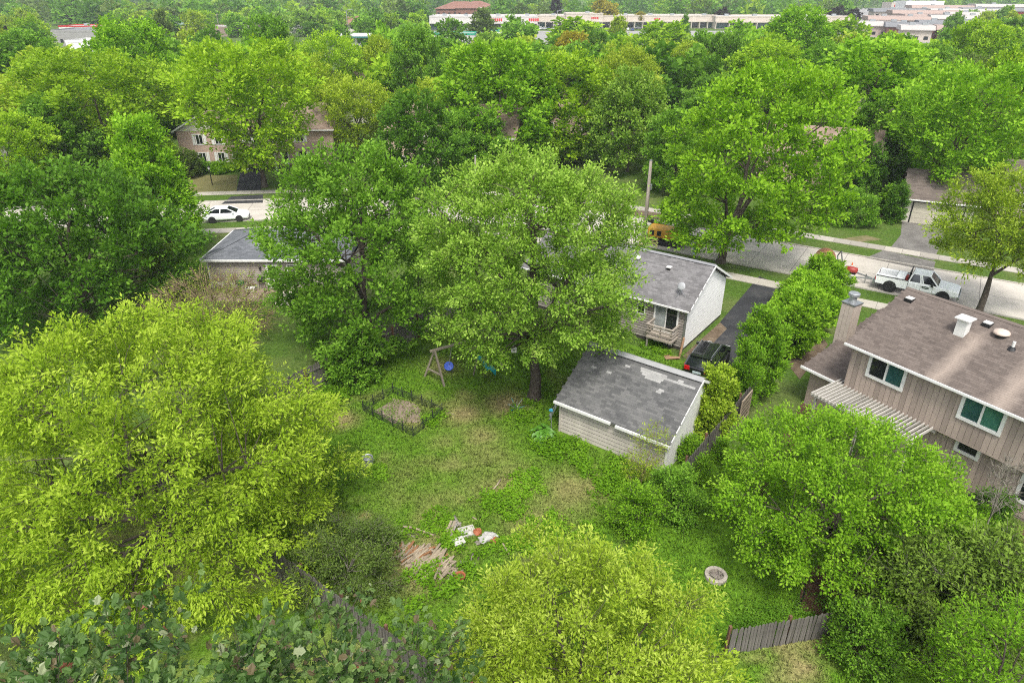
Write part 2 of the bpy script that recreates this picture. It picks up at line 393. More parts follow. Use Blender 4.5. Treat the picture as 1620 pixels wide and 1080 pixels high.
# ------------------------------------------------------------------ material set
M['road'] = mottled('concrete road', [(0.3, (0.42, 0.385, 0.335)), (0.5, (0.53, 0.485, 0.425)), (0.7, (0.60, 0.555, 0.49))], 0.35, 0.9)
M['walk'] = wood('pale concrete', (0.40, 0.365, 0.31), (0.52, 0.48, 0.42), 2.0, (1, 1, 1), 0.9)
M['kerb'] = mottled('kerb concrete', [(0.3, (0.36, 0.33, 0.29)), (0.7, (0.48, 0.45, 0.4))], 1.2)
M['asphalt'] = mottled('dark asphalt', [(0.3, (0.03, 0.031, 0.034)), (0.55, (0.055, 0.056, 0.06)), (0.75, (0.10, 0.095, 0.088))], 0.5, 0.9, 14, bd=0.004)
M['old_asphalt'] = mottled('worn asphalt', [(0.3, (0.13, 0.12, 0.11)), (0.7, (0.24, 0.225, 0.205))], 0.8, 0.9, 8, bd=0.006)
M['lot'] = mottled('parking lot', [(0.3, (0.26, 0.25, 0.24)), (0.7, (0.38, 0.37, 0.35))], 0.03, 0.9)
M['dirt'] = mottled('bare soil', [(0.3, (0.10, 0.07, 0.045)), (0.55, (0.17, 0.125, 0.085)), (0.75, (0.25, 0.2, 0.14))], 1.6, 0.95, 14, bd=0.03)
M['mulch'] = mottled('wood mulch', [(0.3, (0.07, 0.035, 0.022)), (0.55, (0.14, 0.075, 0.05)), (0.75, (0.22, 0.13, 0.09))], 3.0, 0.95, 18, bd=0.04)
M['white'] = plain('white paint', (0.74, 0.73, 0.70), 0.5)
M['offwhite'] = plain('weathered white paint', (0.55, 0.53, 0.49), 0.7, var=0.25, scale=6)
M['fascia'] = plain('white trim', (0.78, 0.77, 0.74), 0.5, var=0.1)
M['dark'] = plain('black plastic', (0.012, 0.012, 0.013), 0.5)
M['rubber'] = plain('tyre rubber', (0.018, 0.018, 0.018), 0.8)
M['metal'] = plain('grey metal', (0.42, 0.43, 0.44), 0.4, 0.8)
M['galv'] = plain('galvanised steel', (0.40, 0.42, 0.43), 0.5, 0.6, 0.25, 8)
M['brickred'] = plain('faded red', (0.33, 0.035, 0.025), 0.5)
M['bark'] = mottled('grey brown bark', [(0.3, (0.05, 0.04, 0.032)), (0.55, (0.11, 0.09, 0.072)), (0.75, (0.2, 0.175, 0.145))], 4.0, 0.95, 18, 'Object')
M['bark_pale'] = mottled('pale bark', [(0.3, (0.16, 0.14, 0.11)), (0.7, (0.36, 0.33, 0.28))], 5.0, 0.95, 18, 'Object')
M['bark_tan'] = mottled('tan twigs', [(0.3, (0.17, 0.12, 0.07)), (0.7, (0.34, 0.26, 0.16))], 5.0, 0.95, None, 'Object')
# leaves: dark, mid, light
L = {}
L['lime'] = leaf_mat('lime green leaves', (0.165, 0.275, 0.02), (0.285, 0.415, 0.04), (0.455, 0.565, 0.12))
L['lime2'] = leaf_mat('yellow green willow leaves', (0.185, 0.28, 0.025), (0.315, 0.43, 0.055), (0.5, 0.59, 0.18))
L['maple'] = leaf_mat('fresh maple leaves', (0.105, 0.22, 0.028), (0.21, 0.365, 0.06), (0.41, 0.57, 0.18))
L['green'] = leaf_mat('mid green leaves', (0.07, 0.17, 0.018), (0.145, 0.305, 0.038), (0.28, 0.48, 0.09))
L['deep'] = leaf_mat('deep green leaves', (0.044, 0.118, 0.014), (0.092, 0.215, 0.026), (0.18, 0.34, 0.06))
L['bright'] = leaf_mat('bright green leaves', (0.1, 0.225, 0.014), (0.2, 0.395, 0.026), (0.36, 0.57, 0.08))
L['locust'] = leaf_mat('honey locust leaves', (0.15, 0.28, 0.014), (0.26, 0.43, 0.026), (0.4, 0.56, 0.07))
L['locust2'] = leaf_mat('pale locust leaves', (0.19, 0.29, 0.026), (0.31, 0.42, 0.045), (0.45, 0.54, 0.1))
L['gold'] = leaf_mat('golden leaves', (0.21, 0.19, 0.015), (0.32, 0.28, 0.03), (0.42, 0.37, 0.06))
L['purple'] = leaf_mat('purple leaves', (0.018, 0.012, 0.016), (0.032, 0.02, 0.026), (0.05, 0.03, 0.035))
L['grey'] = leaf_mat('grey green foliage', (0.075, 0.125, 0.04), (0.13, 0.2, 0.065), (0.2, 0.28, 0.1))
L['cedar'] = leaf_mat('cedar sprays', (0.07, 0.13, 0.025), (0.135, 0.22, 0.042), (0.22, 0.33, 0.08), 0.2)
L['arbor'] = leaf_mat('arborvitae sprays', (0.08, 0.2, 0.012), (0.15, 0.32, 0.024), (0.26, 0.45, 0.05), 0.25)
L['fresh'] = leaf_mat('fresh lime leaves', (0.12, 0.26, 0.014), (0.21, 0.4, 0.025), (0.33, 0.53, 0.06))
L['weed'] = leaf_mat('weed leaves', (0.085, 0.2, 0.012), (0.165, 0.335, 0.025), (0.29, 0.49, 0.06))
L['norway'] = leaf_mat('dark maple leaves', (0.026, 0.07, 0.022), (0.065, 0.135, 0.04), (0.18, 0.28, 0.12), 0.2, 0.3)
# a few leaves of the dark maple are pale undersides or rusty red
nt = L['norway'].node_tree
pb = nt.nodes['Principled BSDF']; src = pb.inputs['Base Color'].links[0].from_socket
a2 = N(nt, 'ShaderNodeAttribute', attribute_name='rnd')
r1 = mth(nt, 'GREATER_THAN', a2.outputs['Fac'], 0.965); r2 = mth(nt, 'GREATER_THAN', a2.outputs['Fac'], 0.993)
r0 = mth(nt, 'GREATER_THAN', a2.outputs['Fac'], 0.90)
c_ = mixc(nt, r0, src, (0.125, 0.095, 0.05)); c_ = mixc(nt, r1, c_, (0.27, 0.31, 0.17)); c_ = mixc(nt, r2, c_, (0.26, 0.085, 0.05))
nt.links.new(c_, pb.inputs['Base Color'])
# turf and lawn share the attribute 'dry' (0 lush, 1 straw, above 1 bare soil)
def turf_mat(name, lush1, lush2, straw, soil):
    m, nt, b = nodes(name)
    a = N(nt, 'ShaderNodeAttribute', attribute_name='dry'); r = N(nt, 'ShaderNodeAttribute', attribute_name='rnd')
    f = noise(nt, 2.2, 6, 0.7, 'Position'); f2 = noise(nt, 22, 3, 0.7, 'Position'); f3 = noise(nt, 5.5, 4, 0.75, 'Position', 0.6)
    k = mth(nt, 'ADD', mth(nt, 'MULTIPLY', f, 0.7), mth(nt, 'MULTIPLY', r.outputs['Fac'], 0.5))
    c = ramp(nt, k, [(0.25, lush1), (0.75, lush2)])
    f4 = noise(nt, 0.22, 4, 0.6, 'Position'); d = mth(nt, 'ADD', a.outputs['Fac'], mth(nt, 'MULTIPLY', mth(nt, 'SUBTRACT', f2, 0.5), 0.7))
    if 'ground' in name: d = mth(nt, 'ADD', d, mth(nt, 'MULTIPLY', mth(nt, 'SUBTRACT', f4, 0.42), 1.3, clamp=True))
    c = mixc(nt, mth(nt, 'MULTIPLY', d, 1.0, clamp=True), c, straw)
    c = mixc(nt, mth(nt, 'SUBTRACT', d, 1.0, clamp=True), c, soil)
    c = mixc(nt, 1.0, c, ramp(nt, f2, [(0.3, (0.7,) * 3), (0.7, (1.25,) * 3)]), 'MULTIPLY')
    c = mixc(nt, 1.0, c, ramp(nt, f3, [(0.33, (0.55,) * 3), (0.5, (1.0,) * 3), (0.67, (1.4,) * 3)]), 'MULTIPLY')
    nt.links.new(c, b.inputs['Base Color']); b.inputs['Roughness'].default_value = 0.85; b.inputs['Specular IOR Level'].default_value = 0.1
    bump(nt, b, f2, 0.05, 0.9)
    return m
M['turf'] = turf_mat('patchy turf', (0.05, 0.135, 0.008), (0.125, 0.245, 0.016), (0.27, 0.23, 0.10), (0.21, 0.15, 0.095))
M['ground'] = turf_mat('suburban ground', (0.055, 0.115, 0.014), (0.115, 0.18, 0.026), (0.25, 0.22, 0.11), (0.2, 0.15, 0.1))

# ------------------------------------------------------------------ ground sheet and lawns
def vnoise(x, y, sc, seed):
    rng = np.random.default_rng(seed); T = rng.uniform(0, 1, (64, 64))
    X, Y = np.asarray(x) * sc + 500, np.asarray(y) * sc + 500; i, j = np.floor(X).astype(int), np.floor(Y).astype(int)
    fx, fy = X - i, Y - j; fx = fx * fx * (3 - 2 * fx); fy = fy * fy * (3 - 2 * fy)
    t = lambda a, b: T[a % 64, b % 64]
    return (t(i, j) * (1 - fx) + t(i + 1, j) * fx) * (1 - fy) + (t(i, j + 1) * (1 - fx) + t(i + 1, j + 1) * fx) * fy
def fbm(x, y, sc, seed): return .5 * vnoise(x, y, sc, seed) + .3 * vnoise(x, y, sc * 2.3, seed + 1) + .2 * vnoise(x, y, sc * 5.1, seed + 2)
UA = R_(-37); UX, UY = math.cos(UA), math.sin(UA)             # lot direction: u along the street, n away from the camera
def un(u, n): return Vector((u * UX - n * UY, u * UY + n * UX, 0))
def to_un(x, y): return x * UX + y * UY, -x * UY + y * UX
SPOTS = [(g(735, 655), 1.3, 1.1), (g(800, 640), 1.4, 1.3), (g(760, 690), 1.2, .9), (g(770, 720), 1.6, .6), (g(655, 668), .8, .8), (g(540, 665), 1.0, 1.2), (g(800, 770), 1.8, .8),
         (g(905, 775), 1.7, .95), (g(870, 800), 1.5, .6), (g(850, 830), 1.8, .8), (g(940, 770), 1.3, .9), (g(700, 700), .9, .5), (g(576, 818), .35, 1.1), (g(700, 580), 1.2, .9),
         (g(860, 890), 1.3, .7), (g(640, 750), 1.0, .45), (g(690, 860), 1.5, .8), (g(655, 900), 1.5, 1.2)]
def dryness(x, y):
    u, n = to_un(x, y)
    d = np.clip((fbm(x, y, .32, 3) - .55) * 1.8, -.25, .55)
    for p, r, a in SPOTS:
        d = np.maximum(d, .85 * a * np.exp(-((x - p.x) ** 2 + (y - p.y) ** 2) / (r * r)) + (fbm(x, y, .9, 8) - .5) * .35)
    right = (u > -9.6)
    d = np.where(right, np.clip((fbm(x, y, .4, 5) - .72) * 1.2, -.3, .3) - .1, d)
    front = right & (y < 17.4 + .2 * (x - 8.4))                                # the dry strip this side of the board fence
    d = np.where(front, np.clip(.95 + (fbm(x, y, .45, 11) - .5) * 3.0 - np.clip(x - 10.5, 0, 4) * .35, -.1, 1.2), d)
    back = (n < 10.9) & ~right
    d = np.where(back, .35 + (fbm(x, y, .6, 4) - .5) * 1.6, d)
    return d
def lawn_grid(name, u0, u1, n0, n1, step, mat, rough=.05):
    uu, nn = np.meshgrid(np.arange(u0, u1 + .01, step), np.arange(n0, n1 + .01, step), indexing='ij')
    x = uu * UX - nn * UY; y = uu * UY + nn * UX; a, b = uu.shape
    z = .004 + rough * fbm(x, y, .7, 21)
    edge = np.minimum.reduce([uu - u0, u1 - uu, nn - n0, n1 - nn]); z = np.where(edge < .01, .004, z)
    i, j = np.meshgrid(np.arange(a - 1), np.arange(b - 1), indexing='ij'); k = i * b + j
    FF = np.stack([k, k + b, k + b + 1, k + 1], -1).reshape(-1)
    me = npmesh(name, np.stack([x, y, z], -1).reshape(-1, 3), FF, 4, {'dry': dryness(x, y).ravel(), 'rnd': np.full(a * b, .5)}, smooth=True)
    o = obj(name, me, mat); tag(o, None, None, None, 'structure'); return o
b = MB(); b.add([(-5000, -400, 0), (5000, -400, 0), (5000, 7000, 0), (-5000, 7000, 0)], [(0, 1, 2, 3)])
ground = b.build('ground', M['ground'], fix=False); tag(ground, kind='structure')
lawn_grid('back_lawn', -31.2, -9.8, 4, 38.5, .25, M['turf'])
lawn_grid('side_lawn', -9.75, 16, 2, 30, .3, M['turf'])
def tufts(name, label, region, count, h, seed, keep):
    rng = np.random.default_rng(seed); u0, u1, n0, n1 = region
    u = rng.uniform(u0, u1, count); n = rng.uniform(n0, n1, count); x = u * UX - n * UY; y = u * UY + n * UX
    d = dryness(x, y); k = keep(x, y) & (rng.uniform(0, 1, count) > np.clip(d - .35, 0, .93)); x, y, d = x[k], y[k], d[k]; c = len(x)
    hh = h * rng.uniform(.5, 1.4, c) * (.6 + fbm(x, y, .8, 31)); V, A, Rr = [], [], []
    for i in range(2):
        th = rng.uniform(0, 6.28, c); dx, dy = np.cos(th), np.sin(th); w = .026 + .024 * rng.uniform(0, 1, c); ox, oy = rng.normal(0, .04, c), rng.normal(0, .04, c); ln = rng.uniform(.3, 1.1, c) * hh
        z0 = np.full(c, .004)
        V.append(np.stack([np.stack([x + ox - dy * w, y + oy + dx * w, z0], -1), np.stack([x + ox + dy * w, y + oy - dx * w, z0], -1), np.stack([x + ox + dx * ln, y + oy + dy * ln, hh], -1)], 1))
        A.append(np.repeat(d, 3)); Rr.append(np.repeat(rng.uniform(0, 1.3, c), 3))
    V = np.concatenate(V).reshape(-1, 3)
    me = npmesh(name, V, np.arange(len(V)), 3, {'dry': np.concatenate(A), 'rnd': np.concatenate(Rr)})
    return tag(obj(name, me, M['turf']), label, 'grass', None, 'stuff')
def in_main(x, y):
    u, n = to_un(x, y); gu, gn = u - to_un(2.5, 31.3)[0], n - to_un(2.5, 31.3)[1]
    return ~((gu > -.1) & (gu < 7.2) & (gn > -.05) & (gn < 8.3))
tufts('lawn_grass', 'patchy mown grass across the fenced back yard', (-31, -9.9, 10.9, 38), 85000, .12, 41, in_main)
def in_right(x, y):
    return (y < 33) & ~((x > 12.3) & (y < 26) & (y > 17.5)) & (x < 16)
tufts('side_grass', 'dark lush grass round the stone fire pit and dry grass outside the board fence', (-9.7, 10, 5, 29), 60000, .11, 43, in_right)

# ------------------------------------------------------------------ street, kerbs, walks, drives
# kerb of the street on the camera side: two straight runs joined by a bend
A0, A1, Bc, C1, C0 = Vector((-220, 47.2)), Vector((-24, 70.7)), Vector((-5, 72.9)), Vector((12, 62.7)), Vector((190, -51.2))
line = [A0.lerp(A1, i / 40) for i in range(40)]
line += [Vector(((1 - t) ** 2 * A1.x + 2 * t * (1 - t) * Bc.x + t * t * C1.x, (1 - t) ** 2 * A1.y + 2 * t * (1 - t) * Bc.y + t * t * C1.y)) for t in [i / 16 for i in range(17)]]
line += [C1.lerp(C0, i / 60) for i in range(1, 61)]
def offs(d):
    out = []
    for i, p in enumerate(line):
        t = (line[min(i + 1, len(line) - 1)] - line[max(i - 1, 0)]).normalized(); out.append(p + d * Vector((-t.y, t.x)))
    return out
def strip(name, d0, d1, z0, z1, mat, kind='structure'):
    """band between two offsets of the kerb line; a slab when z1 > z0"""
    a, c = offs(d0), offs(d1); n = len(a); b = MB()
    if z1 > z0:
        for i in range(n - 1):
            q = [(a[i], z0), (a[i + 1], z0), (c[i + 1], z0), (c[i], z0)]
            b.add([(p.x, p.y, z) for p, z in q] + [(p.x, p.y, z1) for p, z in q], [(4, 5, 6, 7), (0, 1, 5, 4), (2, 3, 7, 6)])
    else:
        b.add([(p.x, p.y, z0) for p in a] + [(p.x, p.y, z0) for p in c], [(i, i + 1, n + i + 1, n + i) for i in range(n - 1)])
    o = b.build(name, mat, fix=False); tag(o, kind=kind); return o
RW = 8.0
road_o = strip('road', 0, RW, .012, .012, M['road'])
M['tar'] = plain('tar joint', (.22, .20, .18), .9)
ra, rc, rm = offs(.05), offs(RW - .05), offs(RW / 2)
acc_ = 0.0
for i in range(len(ra) - 1):
    seg = (ra[i + 1] - ra[i]); n_ = max(1, int(seg.length / 4.5))
    for k in range(n_):
        a_ = ra[i].lerp(ra[i + 1], k / n_); c_ = rc[i].lerp(rc[i + 1], k / n_)
        if not -50 < a_.x < 60: continue
        b = MB(); b.bar((a_.x, a_.y, .010), (c_.x, c_.y, .010), .05, .012); b.build('road_joint', M['tar'], road_o)
    if -50 < rm[i].x < 60: b = MB(); b.bar((rm[i].x, rm[i].y, .0105), (rm[i + 1].x, rm[i + 1].y, .0105), .04, .012); b.build('road_joint', M['tar'], road_o)
strip('kerb', -.16, 0, 0, .10, M['kerb']); strip('kerb', RW, RW + .16, 0, .10, M['kerb'])
def slabs(name, d0, d1, lo, hi):
    p = bpy.data.objects.new(name, None); COL.objects.link(p); tag(p, kind='structure')
    mid = offs((d0 + d1) / 2); acc = 0; proto = None; w = d1 - d0
    for i in range(len(mid) - 1):
        seg = mid[i + 1] - mid[i]; L_ = seg.length; t = seg / L_
        while acc < L_:
            q = mid[i] + t * acc; acc += 1.5
            if q.x < lo or q.x > hi: continue
            if proto is None:
                b = MB(); b.box(-.74, .74, -w / 2, w / 2, -.02, .055); proto = b.build('slab', M['walk'], p)
                o = proto
            else: o = copy_part(proto, p)
            o.location = (q.x, q.y, random.uniform(-.004, .004)); o.rotation_euler = (0, 0, math.atan2(t.y, t.x))
        acc -= L_
    return p
random.seed(4)
slabs('sidewalk', -3.9, -2.45, -45, 62); slabs('sidewalk', RW + 2.9, RW + 4.3, -48, 62)
def quad(name, pts, mat, z, kind='structure'): return sheet(name, [g(*p) for p in pts], z, mat, kind)
quad('driveway', [(1201, 437), (1232, 449), (1192, 522), (1166, 600), (1118, 640), (1080, 596), (1106, 566), (1137, 512)], M['asphalt'], .010)
# far drives
quad('driveway', [(1427, 350), (1500, 352), (1478, 412), (1412, 398), (1398, 405), (1425, 372)], M['old_asphalt'], .010)
quad('driveway_apron', [(1398, 396), (1480, 414), (1476, 430), (1370, 408)], M['old_asphalt'], .0165)
quad('driveway', [(382, 266), (415, 264), (413, 305), (373, 307)], M['asphalt'], .010)
quad('driveway_apron', [(366, 311), (416, 308), (416, 321), (350, 323)], M['asphalt'], .0165)
quad('front_lawn', [(298, 277), (376, 277), (374, 307), (296, 309)], mottled('dry lawn', [(0.3, (0.14, 0.14, 0.05)), (0.7, (0.24, 0.21, 0.09))], 0.9, 0.95, 9), .006)
quad('mulch_bed', [(1272, 905), (1330, 880), (1400, 930), (1345, 985), (1262, 965)], M['mulch'], .062)
quad('mulch_bed', [(1268, 640), (1310, 620), (1250, 740), (1205, 800), (1190, 770)], M['mulch'], .062)
quad('mulch_bed', [(1520, 790), (1640, 850), (1640, 920), (1530, 860)], M['mulch'], .062)
quad('dirt_strip', [(1078, 565), (1139, 510), (1150, 520), (1100, 572)], M['dirt'], .014)
quad('bare_soil', [(1245, 575), (1290, 520), (1310, 545), (1265, 600)], M['dirt'], .014)
quad('path', [(1392, 345), (1408, 300), (1416, 302), (1404, 348)], M['dirt'], .010)
quad('bare_soil', [(1395, 379), (1335, 386), (1330, 378), (1370, 372)], mottled('worn verge', [(0.3, (0.12, 0.13, 0.04)), (0.7, (0.25, 0.2, 0.12))], 1.2), .010)
quad('bare_soil', [(1005, 330), (1050, 338), (1048, 348), (1003, 340)], M['dirt'], .010)
sheet('patio', [g(424, 470), g(468, 455), g(470, 480), g(440, 486)], .012, M['walk'])
sheet('patio', [(-24.6, 49.3), (-17.2, 49.3), (-17.2, 51.9), (-24.6, 51.9)], .010, mottled('paver patio', [(0.3, (0.22, 0.16, 0.12)), (0.7, (0.34, 0.27, 0.21))], 2.5))
# shopping street far behind
sheet('parking_lot', [(-70, 290), (330, 290), (360, 424), (-70, 424)], .014, M['lot'])
sheet('road', [(-600, 262), (700, 262), (700, 281), (-600, 281)], .02, M['lot'])
sheet('parking_lot', [(-330, 215), (-75, 215), (-75, 262), (-330, 262)], .014, M['lot'])
sheet('parking_lot', [(180, 330), (900, 330), (1100, 900), (330, 900)], .018, M['lot'])

# ------------------------------------------------------------------ building helpers
CAMV = Vector((0, 0, HC))
def hit(loc, rz, px, py, y=0.0):
    """where the sight line through a photo pixel meets the house plane y = const, in house coordinates"""
    v = py - CY; d = Vector((px - CX, F * CT - v * ST, -(F * ST + v * CT)))
    R = Matrix.Rotation(-rz, 3, 'Z'); o = R @ (CAMV - Vector(loc)); dd = R @ d; k = (y - o.y) / dd.y
    p = o + dd * k; return p.x, p.z
TABS = {}
def shingles(parent, o, u, w, U, W, mat, tw=.30, th=.14, parts=300, clip=None, special=None, proto_key='tab', lift=.0):
    o, u, w = Vector(o), Vector(u).normalized(), Vector(w).normalized(); nr = u.cross(w)
    if nr.z < 0: nr = -nr
    PM = Matrix.Translation(parent.location) @ Matrix.Rotation(parent.rotation_euler.z, 4, 'Z')
    key = (tw, th)
    if key not in TABS:
        b = MB(); a = tw / 2 - .004
        b.add([(-a, -.01, 0), (a, -.01, 0), (a, th * 1.05, 0), (-a, th * 1.05, 0), (-a, -.01, .015), (a, -.01, .015), (a, th * 1.05, .008), (-a, th * 1.05, .008)],
              [(0, 3, 2, 1), (4, 5, 6, 7), (0, 1, 5, 4), (1, 2, 6, 5), (2, 3, 7, 6), (3, 0, 4, 7)])
        TABS[key] = b.mesh('shingle', True)
    me = TABS[key]; rows = int(W / th); lst = []
    for i in range(rows):
        n = int(U / tw) + 1; off = (0, .5, .25, .75)[i % 4] * tw
        for j in range(n):
            uu = j * tw - off + tw / 2; ww = i * th
            if uu < tw * .2 or uu > U - tw * .2: continue
            if clip and not clip(uu, ww): continue
            p = o + u * uu + w * ww + nr * lift
            lst.append((((PM @ p) - CAMV).length, p, special(uu, ww) if special else None))
    lst.sort(key=lambda q: (q[2] is None, q[0]))
    rot = Matrix((u, w, nr)).transposed(); eu = rot.to_euler()
    for d, p, sp in lst[:parts]:
        s = bpy.data.objects.new('shingle', me); COL.objects.link(s); s.parent = parent; s.location = p; s.rotation_euler = eu
        if not me.materials: me.materials.append(mat)
        s.material_slots[0].link = 'OBJECT'; s.material_slots[0].material = sp or mat
    rest = lst[parts:]
    if rest:
        T = np.array([v.co[:] for v in me.vertices]) @ np.array(rot.transposed()); fc = np.array([p.vertices[:] for p in me.polygons])
        P = np.array([tuple(q[1]) for q in rest]); V = (P[:, None] + T[None]).reshape(-1, 3)
        FF = (np.arange(len(P))[:, None, None] * len(T) + fc[None]).ravel()
        s = obj('shingle_courses', npmesh('shingle_courses', V, FF, 4), mat, parent); s['kind'] = 'stuff'
def boards_h(parent, x0, x1, z0, z1, y, mat, bh=.2, name='board', out=-1, rake=None, gap=.025):
    """lap siding on a wall that faces out*y; rake(z) -> (x0, x1) shortens boards under a gable"""
    z = z0; cache = {}
    while z < z1 - .02:
        h = min(bh, z1 - z); a, c = (x0, x1) if rake is None else rake(z + h * .6)
        if c - a < .15: break
        k = (round(c - a, 2), round(h, 2))
        if k not in cache:
            b = MB(); L_ = c - a
            b.add([(0, 0, 0), (L_, 0, 0), (L_, out * .03, 0), (0, out * .03, 0), (0, 0, h - gap), (L_, 0, h - gap), (L_, out * .012, h - gap), (0, out * .012, h - gap)],
                  [(0, 3, 2, 1), (4, 5, 6, 7), (0, 1, 5, 4), (1, 2, 6, 5), (2, 3, 7, 6), (3, 0, 4, 7)])
            cache[k] = b.mesh(name)
        o = obj(name, cache[k], mat, parent); o.location = (a, y, z); z += h
def side_boards(parent, y0, y1, z0, z1, x, mat, bh=.2, out=1, rake=None):
    z = z0
    while z < z1 - .02:
        h = min(bh, z1 - z); a, c = (y0, y1) if rake is None else rake(z + h * .6)
        if c - a < .15: break
        b = MB(); b.add([(0, 0, 0), (out * .03, 0, 0), (out * .03, c - a, 0), (0, c - a, 0), (0, 0, h - .012), (out * .014, 0, h - .012), (out * .014, c - a, h - .012), (0, c - a, h - .012)],
                        [(0, 3, 2, 1), (4, 5, 6, 7), (0, 1, 5, 4), (1, 2, 6, 5), (2, 3, 7, 6), (3, 0, 4, 7)])
        b.build('board', mat, parent, (x, a, z)); z += h
def boards_v(parent, x0, x1, z0, z1, y, mat, bw=.28, out=-1):
    b = MB(); b.box(0, bw - .018, min(0, out * .02), max(0, out * .02), 0, z1 - z0); me = b.mesh('board'); x = x0
    while x < x1 - .02:
        o = obj('board', me, mat, parent); o.location = (x, y, z0)
        if x + bw > x1: o.scale.x = (x1 - x) / bw
        x += bw
def window(parent, x0, x1, z0, z1, y, fm, gm, fw=.09, panes=2, out=-1, name='window', deep=.06):
    """window in a wall facing out*y: frame > pane (one for each light)"""
    b = MB(); a, c = sorted((y, y + out * deep))
    b.box(x0, x1, a, c, z0, z0 + fw); b.box(x0, x1, a, c, z1 - fw, z1); b.box(x0, x0 + fw, a, c, z0 + fw, z1 - fw); b.box(x1 - fw, x1, a, c, z0 + fw, z1 - fw)
    xs = np.linspace(x0 + fw, x1 - fw, panes + 1)
    for x in xs[1:-1]: b.box(x - fw * .3, x + fw * .3, a, c, z0 + fw, z1 - fw)
    f = b.build(name, fm, parent)
    for i in range(panes):
        p = MB(); p.box(xs[i], xs[i + 1], *sorted((y + out * .012, y + out * .022)), z0 + fw, z1 - fw); p.build('pane', gm if not isinstance(gm, (list, tuple)) else gm[i % len(gm)], f)
    return f
def slab_roof(parent, x0, x1, y0, ye, yr, ze, zr, t, mat, name='roof'):
    """gable roof deck: eaves at y0 and ye, ridge at yr"""
    b = MB(); b.prism([(y0, ze), (yr, zr), (ye, ze), (ye, ze - t), (yr, zr - t), (y0, ze - t)], x0, x1, 'yz'); return b.build(name, mat, parent)
G_DK = glass_mat('dark window glass', (0.02, 0.024, 0.026)); G_TEAL = glass_mat('teal tinted glass', (0.03, 0.10, 0.095)); G_GRN = glass_mat('green curtain behind glass', (0.05, 0.17, 0.12))
G_PALE = glass_mat('pale curtain glass', (0.35, 0.38, 0.38), .15)

# ------------------------------------------------------------------ detached garage
rz = UA; gl = Vector((2.66, 31.53, 0))
M['lap_shade'] = plain('dark lap shade', (.06, .05, .045), .9); M['siding_cream'] = plain('cream grey siding', (0.50, 0.455, 0.40), 0.7, var=0.16, scale=1.3)  # dark wall backing shows in the board gaps as painted lap shadow lines
M['sh_garage'] = shingle_mat('charcoal garage shingles', (0.065, 0.066, 0.068), (0.135, 0.134, 0.133), (0.195, 0.19, 0.186))
M['sh_light'] = shingle_mat('pale patch shingles', (0.26, 0.255, 0.25), (0.34, 0.335, 0.325), (0.42, 0.41, 0.40))
ga = thing('garage', 'detached garage with patched charcoal shingle roof and cream lap siding', 'garage', gl, rz)
GW, GD, GE, GR = 6.35, 6.5, 2.2, 4.1
b = MB(); b.prism([(0.02, 0), (GD - .02, 0), (GD - .02, GE), (GD / 2, GR - .12), (.02, GE)], .02, GW - .02, 'yz'); b.build('wall', M['lap_shade'], ga)
boards_h(ga, 0, GW, .05, GE - .05, .02, M['siding_cream'], .24, gap=.04)
side_boards(ga, 0, GD, .05, GR - .25, GW - .02, M['white'], .215, 1, lambda z: (0, GD) if z < GE - .1 else ((z - GE + .22) / (GR - GE) * GD / 2, GD - (z - GE + .22) / (GR - GE) * GD / 2))
ov = .25; sl_ = (GR - GE) / (GD / 2); ez = GE - ov * sl_
slab_roof(ga, -.22, GW + .2, -ov, GD + ov, GD / 2, ez + .04, GR + .04, .09, M['sh_garage'])
wv = Vector((0, GD / 2 + ov, GR - ez)); WL = wv.length
def patch(u_, w_):
    w_ += .07
    for u0, u1, w0, w1 in ((3.35, 5.0, 3.38, 3.66), (3.75, 4.75, 3.08, 3.38), (5.0, 7.2, 3.32, 3.50), (5.5, 6.0, 3.5, 3.68), (4.75, 5.1, 2.52, 2.68), (2.45, 2.85, 3.36, 3.52), (1.65, 2.1, 2.62, 2.78), (.85, 1.15, 2.55, 2.7)):
        if u0 < u_ < u1 and w0 < w_ < w1: return M['sh_light']
    return None
shingles(ga, (-.22, -ov, ez + .04), (1, 0, 0), wv, GW + .42, WL, M['sh_garage'], .31, .145, special=patch)
b = MB(); b.prism([(-.28, -.03), (0, .07), (.28, -.05), (.28, -.07), (0, .05), (-.28, -.05)], -.24, GW + .22, 'yz'); b.build('ridge_cap', plain('ridge roll', (.33, .33, .33), .8), ga, (0, GD / 2, GR + .06))
for x0, x1, dz in ((-.25, 3.25, 0), (3.55, 4.95, -.05), (5.0, GW + .22, -.06)):
    b = MB(); b.box(x0, x1, -ov - .12, -ov - .005, ez - .10, ez + .035); b.build('gutter', M['fascia'], ga, (0, 0, dz))
b = MB(); b.prism([(-ov, ez + .05), (GD / 2, GR + .06), (GD + ov, ez + .05), (GD + ov, ez - .12), (GD / 2, GR - .11), (-ov, ez - .12)], GW + .203, GW + .24, 'yz'); b.build('rake_board', M['fascia'], ga)
b = MB(); b.box(GW - .07, GW + .05, -.012 - .03, .10, 0, GE); b.build('corner_post', M['white'], ga)
b = MB(); b.box(-.05, .06, -.045, .08, 0, GE); b.build('corner_post', M['siding_cream'], ga)
